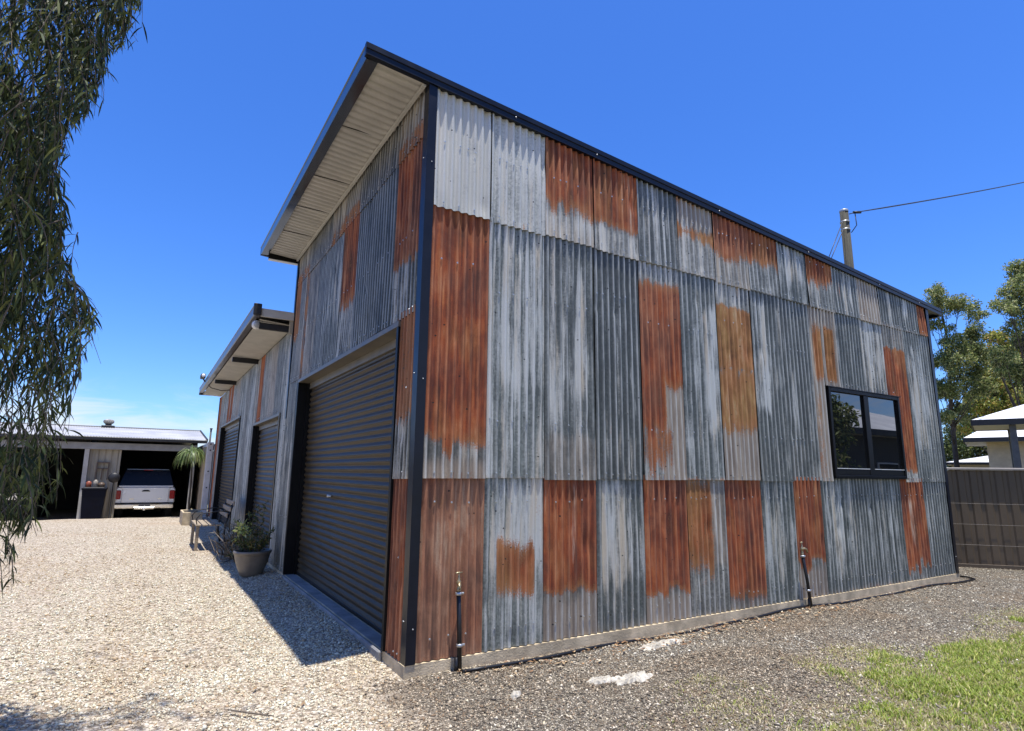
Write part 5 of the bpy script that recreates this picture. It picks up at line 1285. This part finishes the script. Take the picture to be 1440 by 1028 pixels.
def gum_tree(name, base, clumps, n, size, cols, label, trunk_r, seed, group=None, cat='tree', fork=.35, lean=(0, 0)):
    r = np.random.default_rng(seed); base = np.array(base, float)
    t = empty(name, base, label, cat, group)
    mb = MB(); top = max(clumps, key=lambda q: q[0][2]); hgt_ = top[0][2] - base[2]
    mid = base + np.array([lean[0], lean[1], hgt_ * fork]); tp = np.array(top[0]) * .6 + np.array([base[0], base[1], top[0][2]]) * .4
    spine = [base - np.array([0, 0, .2]), base * .5 + mid * .5 + r.normal(0, .08, 3), mid, mid * .5 + tp * .5 + r.normal(0, .15, 3), tp]
    mb.tube(spine, [trunk_r * 1.2, trunk_r, trunk_r * .8, trunk_r * .5, trunk_r * .18], 9)
    for ci_, (c, q) in enumerate(clumps):
        if len(clumps) > 30 and ci_ % 6 > 1: continue
        c = np.array(c); f = np.clip((c[2] - base[2]) / hgt_ * .75, .25, .9); k_ = f * 4; i0 = int(min(3, k_)); s_ = np.array(spine[i0]) * (1 - (k_ - i0)) + np.array(spine[i0 + 1]) * (k_ - i0)
        m_ = s_ * .5 + c * .5 + r.normal(0, .12, 3) * q + np.array([0, 0, .1 * q])
        mb.tube([s_, m_, c], [trunk_r * .30, trunk_r * .15, trunk_r * .05], 6)
        for _ in range(4):
            e = c + r.normal(0, .45, 3) * q; mb.tube([m_ * .4 + c * .6, (m_ + e * 2) / 3 + r.normal(0, .06, 3), e], [trunk_r * .10, trunk_r * .06, trunk_r * .03], 5)
    mb.build('trunk', BARKD, t)
    V, F, Cc = clump_leaves(r, [c for c, q in clumps], [q for c, q in clumps], n, size, cols)
    fast_mesh('crown', V, F, LEAFM2, t, col=Cc)
    return t
LEAFM2 = tint_mat('gum_leaf', .5, .42, .4)
def cl(list_, d, k=1.0):
    rr_ = np.random.default_rng(int(d * 10)); out_ = []
    for (u, v, rr, dd) in list_:
        c_ = at_depth(u, v, d + dd); out_.append((c_, rr * k * .95))
        for _ in range(5):
            o_ = rr_.normal(0, 1, 3); o_ /= np.linalg.norm(o_); out_.append((c_ + o_ * rr * k * rr_.uniform(.6, 1.25), rr * k * rr_.uniform(.3, .6)))
    return out_
GUM = [(.17,.215,.060), (.24,.28,.085), (.33,.35,.13), (.10,.135,.042), (.42,.40,.17)]
YEL = [(.24,.29,.045), (.34,.36,.06), (.44,.39,.09), (.17,.21,.04), (.50,.34,.10)]
tb = at_depth(1349, 668, 31); tb[2] = -.1
gum_tree('gum_tree', tb, cl([(1315,415,.55,0), (1330,432,.60,.4), (1352,425,.55,-.4), (1368,440,.5,.3), (1372,462,.5,0), (1318,455,.4,.5), (1340,478,.55,-.3), (1362,482,.75,.4), (1375,505,.65,0), (1345,510,.7,-.6), (1325,505,.6,.5), (1335,545,.7,0), (1362,540,.85,.5), (1380,540,.5,-.5), (1322,540,.4,0), (1345,580,.6,.8), (1330,585,.45,0)], 31), 24000, .14, GUM,
         'tall open gum tree with a forked dark trunk behind the far shed corner', .12, 41, 'gum trees beyond the fence', fork=.45)
tb = at_depth(1452, 668, 28); tb[2] = -.1
gum_tree('gum_tree', tb, cl([(1425,405,.55,0), (1448,385,.8,.4), (1418,430,.5,-.3), (1440,430,.75,.5), (1462,420,.9,0), (1425,465,.45,0), (1445,478,.7,.5), (1410,500,.5,-.4), (1425,515,.65,.4), (1404,520,.4,0), (1450,525,.8,.2), (1475,480,1.0,.4), (1480,560,1.0,0), (1490,380,.9,0)], 28), 28000, .14, GUM,
         'dense grey green gum tree cut off by the right edge', .17, 42, 'gum trees beyond the fence')
tb = at_depth(1405, 665, 37); tb[2] = -.1
gum_tree('gum_tree', tb, cl([(1395,545,.9,0), (1420,552,1.1,.6), (1375,565,.8,-.4), (1440,560,1.1,.4), (1405,580,1.1,0), (1380,595,.9,.6), (1430,585,1.2,-.4), (1360,600,.6,.3), (1365,575,.6,.3), (1460,575,1.2,.4), (1395,610,.9,.4), (1410,500,.9,.3), (1380,500,.6,0), (1398,475,.6,.4), (1450,490,1.0,.3), (1440,520,1.0,0), (1425,480,.6,.5), (1385,525,.6,0)], 37), 42000, .19, YEL,
         'broad yellow green tree spreading just over the white roofs', .16, 43, 'gum trees beyond the fence')
tb = at_depth(1347, 668, 44); tb[2] = -.1
gum_tree('bushy_tree', tb, cl([(1340,612,.9,0), (1352,622,1.1,.6), (1336,632,1.0,-.4), (1366,630,1.0,.4), (1380,628,.9,0), (1345,645,1.0,.3), (1370,646,1.0,.3), (1330,645,.9,0), (1392,640,.9,0)], 44), 9000, .22, [(.07,.10,.03), (.12,.15,.045), (.17,.19,.06), (.05,.07,.025)],
         'low dark green bushy tree above the fence beside the far corner', .15, 44, fork=.3)

# ---- the weeping gum overhanging from the left
FT = empty('weeping_gum', (-4.7, -1.5, -.1), 'weeping gum hanging dark narrow leaves down the near left side', 'tree')
XR = np.array([(-700, 330), (-200, 235), (-60, 210), (0, 200), (40, 195), (60, 182), (90, 152), (140, 142), (170, 120), (185, 100), (230, 78), (270, 85), (300, 108), (330, 96), (360, 84), (400, 112), (430, 140), (460, 142), (500, 118), (540, 112), (570, 100), (600, 104), (625, 88), (650, 86), (690, 92), (730, 68), (752, 42), (765, 12), (775, 22), (800, 32), (825, 20), (850, -25)], float)
r = np.random.default_rng(99)
ROTI = ROT.T
def project(P):
    q = (np.asarray(P) - CAM) @ ROT      # world -> cam
    return PC[0] + FOC * q[:, 0] / -q[:, 2], PC[1] - FOC * q[:, 1] / -q[:, 2]
P, D, Lh, Wd = [], [], [], []
twigs = MB()
def strand(p0, length, drift, leafn, spread=.05):
    pts = [np.array(p0)]; d = np.array([drift[0], drift[1], -.35]); n_ = 10
    for i in range(n_):
        d = d + np.array([0, 0, -.22]) + r.normal(0, .09, 3); d /= np.linalg.norm(d); pts.append(pts[-1] + d * length / n_)
    return pts
strands = []
for k_ in range(1000):
    v = r.uniform(-260, 800); d = r.uniform(2.6, 3.9)
    lim = np.interp(v, XR[:, 0], XR[:, 1]); u = lim - abs(r.normal(0, 60)) - 6 if r.random() < .5 else r.uniform(-260, lim)
    if v > 600 and r.random() < .35: continue
    if v > 760 and r.random() < .6: continue
    p0 = at_depth(u, v - r.uniform(40, 130), d)
    out = RGT * r.normal(.25, .35) + FWD * r.normal(0, .35)
    strands.append((p0, r.uniform(.3, .75), out))
# the part of the crown above and left of the picture
for k_ in range(420):
    p0 = np.array([r.normal(-3.5, .9), r.normal(-1.0, .9), r.uniform(3.2, 6.8)]); 
    strands.append((p0, r.uniform(.4, .9), r.normal(0, .5, 3)))
for k_ in range(46):
    p0 = np.array([r.uniform(-2.4, -1.45), r.uniform(-.95, -.35), r.uniform(5.2, 6.3)]); strands.append((p0, r.uniform(.4, .8), r.normal(0, .5, 3)))
for (p0, L, out) in strands:
    pts = strand(p0, L, out, 0)
    U_, V_ = project(np.array(pts)); lim = np.interp(V_, XR[:, 0], XR[:, 1])
    inside = np.array(U_) < lim + r.exponential(9) - 4
    kk = 1
    while kk < len(pts) and (inside[kk] or V_[kk] < -30): kk += 1
    if kk < 3: continue
    twigs.tube(pts[:kk], np.linspace(.003, .001, kk).tolist(), 4, cap=False)
    for i in range(kk - 1):
        for _ in range(r.integers(2, 5)):
            t = r.random(); q = pts[i] * (1 - t) + pts[i + 1] * t
            dd = np.array([r.normal(0, .55), r.normal(0, .55), r.uniform(-1.5, -.1)])
            P.append(q); D.append(dd); Lh.append(r.uniform(.065, .125)); Wd.append(r.uniform(.0075, .0125))
P = np.array(P); D = np.array(D); Lh = np.array(Lh); Wd = np.array(Wd)
E_ = P + D / np.linalg.norm(D, axis=1, keepdims=True) * Lh[:, None] * .6 + np.array([0, 0, -.03]); U_, V_ = project(E_); lim = np.interp(V_, XR[:, 0], XR[:, 1])
ok = (U_ < lim + r.exponential(9, len(P)) - 5) | (V_ < -35)
# thin the leaves low down, where single leaves read against the garage
ok &= (r.random(len(P)) < np.where((V_ > 560) & (V_ < 640), .45, np.where(V_ > 700, .75, np.where(V_ > 640, 1.0, 1.0))))
P, D, Lh, Wd = P[ok], D[ok], Lh[ok], Wd[ok]; m = len(P)
c = pick(r, [(.028,.040,.013), (.046,.064,.018), (.085,.105,.030), (.020,.030,.010), (.15,.165,.05)], m)
V, F, Cc = leaf_mesh(P, D, Lh, Wd, c, r, 4, r.uniform(.6, 2.2, m)[:, None][:, 0])
mb = MB()
tk = [(-4.7, -1.5, -.3), (-4.65, -1.45, 1.5), (-4.5, -1.4, 3.2), (-4.2, -1.3, 5.0), (-3.9, -1.2, 6.6)]
mb.tube(tk, [.24, .20, .17, .12, .05], 12)
for tp in ((-2.7, -.9, 5.0), (-2.9, -.7, 4.2), (-1.9, -.6, 6.1), (-3.0, -1.6, 6.4), (-2.95, -.6, 3.1), (-3.6, -.2, 5.6), (-3.2, -.5, 2.3), (-4.4, -.4, 5.9)):
    tp = np.array(tp, float); s_ = np.array(tk[2]) * .5 + np.array(tk[3]) * .5 if tp[2] > 4 else np.array(tk[1]) * .4 + np.array(tk[2]) * .6
    mid = s_ * .45 + tp * .55 + np.array([0, 0, .35]); mb.tube([s_, mid, tp], [.075, .045, .012], 8)
mb.build('trunk', BARK, FT)
fast_mesh('crown', V, F, tint_mat('weeping_leaf', .5, .15, .2), FT, col=Cc)
twigs.build('twigs', BARK, FT)
print('weeping leaves', m)

# ---- what the window mirrors: the neighbour's house and garden behind the viewer
hip_house('brick_house', 0, 0, 12, 9, 2.9, 1.6, 'dark walled house with a pale roof mirrored in the shed window', rot=0.0, wall_in=.5, origin=np.array([15.2, -5.2]), axes=((1, 0), (0, -1)), wallmat=surf('charcoal_wall', (.05,.05,.05), .7), windows=((3.0, 4.2, .8, 1.9),))
mt = np.array([12.75, -3.95, -.1])
gum_tree('bushy_tree', mt, [(mt + np.array(q[:3]), q[3]) for q in ((0,0,2.5,.45), (.2,.1,3.0,.42), (-.2,-.1,2.9,.4), (.05,-.1,3.35,.3), (.1,.2,1.3,.6), (.7,-.2,.8,.6), (-.5,.1,1.9,.4))], 5000, .14, GUM, 'dark bushy tree mirrored at the edge of the shed window', .12, 45)

# ================================================================== LIGHT, SKY, CAMERA
EL = math.atan2(1.0, .140)
sun = bpy.data.lights.new('sun', 'SUN'); sun.energy = 5.0; sun.angle = math.radians(.5); sun.color = (1.0, .965, .91)
so = bpy.data.objects.new('sun', sun); COL.objects.link(so)
dv = Vector((0, 0.140, -1.0)); so.rotation_euler = dv.to_track_quat('-Z', 'Y').to_euler()
wd = bpy.data.worlds.new('World'); SC.world = wd; wd.use_nodes = True
nt = wd.node_tree; nt.nodes.clear(); N = NT(nt)
out = nt.nodes.new('ShaderNodeOutputWorld'); bg = nt.nodes.new('ShaderNodeBackground'); nt.links.new(bg.outputs[0], out.inputs[0])
sky = nt.nodes.new('ShaderNodeTexSky'); sky.sky_type = 'NISHITA'; sky.sun_disc = False; sky.sun_elevation = EL; sky.sun_rotation = PI
sky.altitude = 200; sky.air_density = 1.0; sky.dust_density = .6; sky.ozone_density = 3.0
hs = nt.nodes.new('ShaderNodeHueSaturation'); hs.inputs['Saturation'].default_value = 1.22; nt.links.new(sky.outputs[0], hs.inputs['Color'])
gen = nt.nodes.new('ShaderNodeTexCoord').outputs['Generated']
sp = nt.nodes.new('ShaderNodeSeparateXYZ'); nt.links.new(gen, sp.inputs[0])
zz = N.math('MAXIMUM', sp.outputs[2], .02)
n1 = N.noise(N.vmul(gen, (5.0, 5.0, 26.0)), 1.0, 7, .60, .8)
side = N.ss(N.math('ADD', N.math('MULTIPLY', sp.outputs[0], .8), N.math('MULTIPLY', sp.outputs[1], .25)), 0.55, 0.15)   # cloud bank away from the right-hand trees
south = N.ss(sp.outputs[1], -.05, -.35)
band = N.math('MULTIPLY', N.ss(sp.outputs[2], .15, .05), N.math('MAXIMUM', side, south))
band2 = N.math('MULTIPLY', N.math('MULTIPLY', N.ss(sp.outputs[2], .62, .3), south), .8)
cm = N.math('MULTIPLY', N.ss(N.math('ADD', n1, N.math('MULTIPLY', N.math('MAXIMUM', band, band2), .34)), .60, .92), N.math('MAXIMUM', band, band2))
skc = N.mix(1.0, hs.outputs[0], (.90, 1.20, 1.84), 'MULTIPLY')
c = N.mix(N.math('MULTIPLY', cm, .85), skc, (7.5, 7.6, 7.8))
nt.links.new(c, bg.inputs[0]); bg.inputs[1].default_value = .09

cam = bpy.data.cameras.new('camera'); co = bpy.data.objects.new('camera', cam); COL.objects.link(co)
cam.sensor_fit = 'HORIZONTAL'; cam.sensor_width = 36.0; cam.lens = FOC / W0 * 36.0
cam.clip_start = .05; cam.clip_end = 3000
M4 = Matrix.Identity(4)
for i in range(3):
    for j in range(3): M4[i][j] = ROT[i][j]
M4.translation = Vector(CAM); co.matrix_world = M4
SC.camera = co
SC.view_settings.view_transform = 'Standard'; SC.view_settings.look = 'None'; SC.view_settings.exposure = 0.52; SC.view_settings.gamma = 1.0
SC.cycles.max_bounces = 6; SC.cycles.diffuse_bounces = 4; SC.cycles.transparent_max_bounces = 4
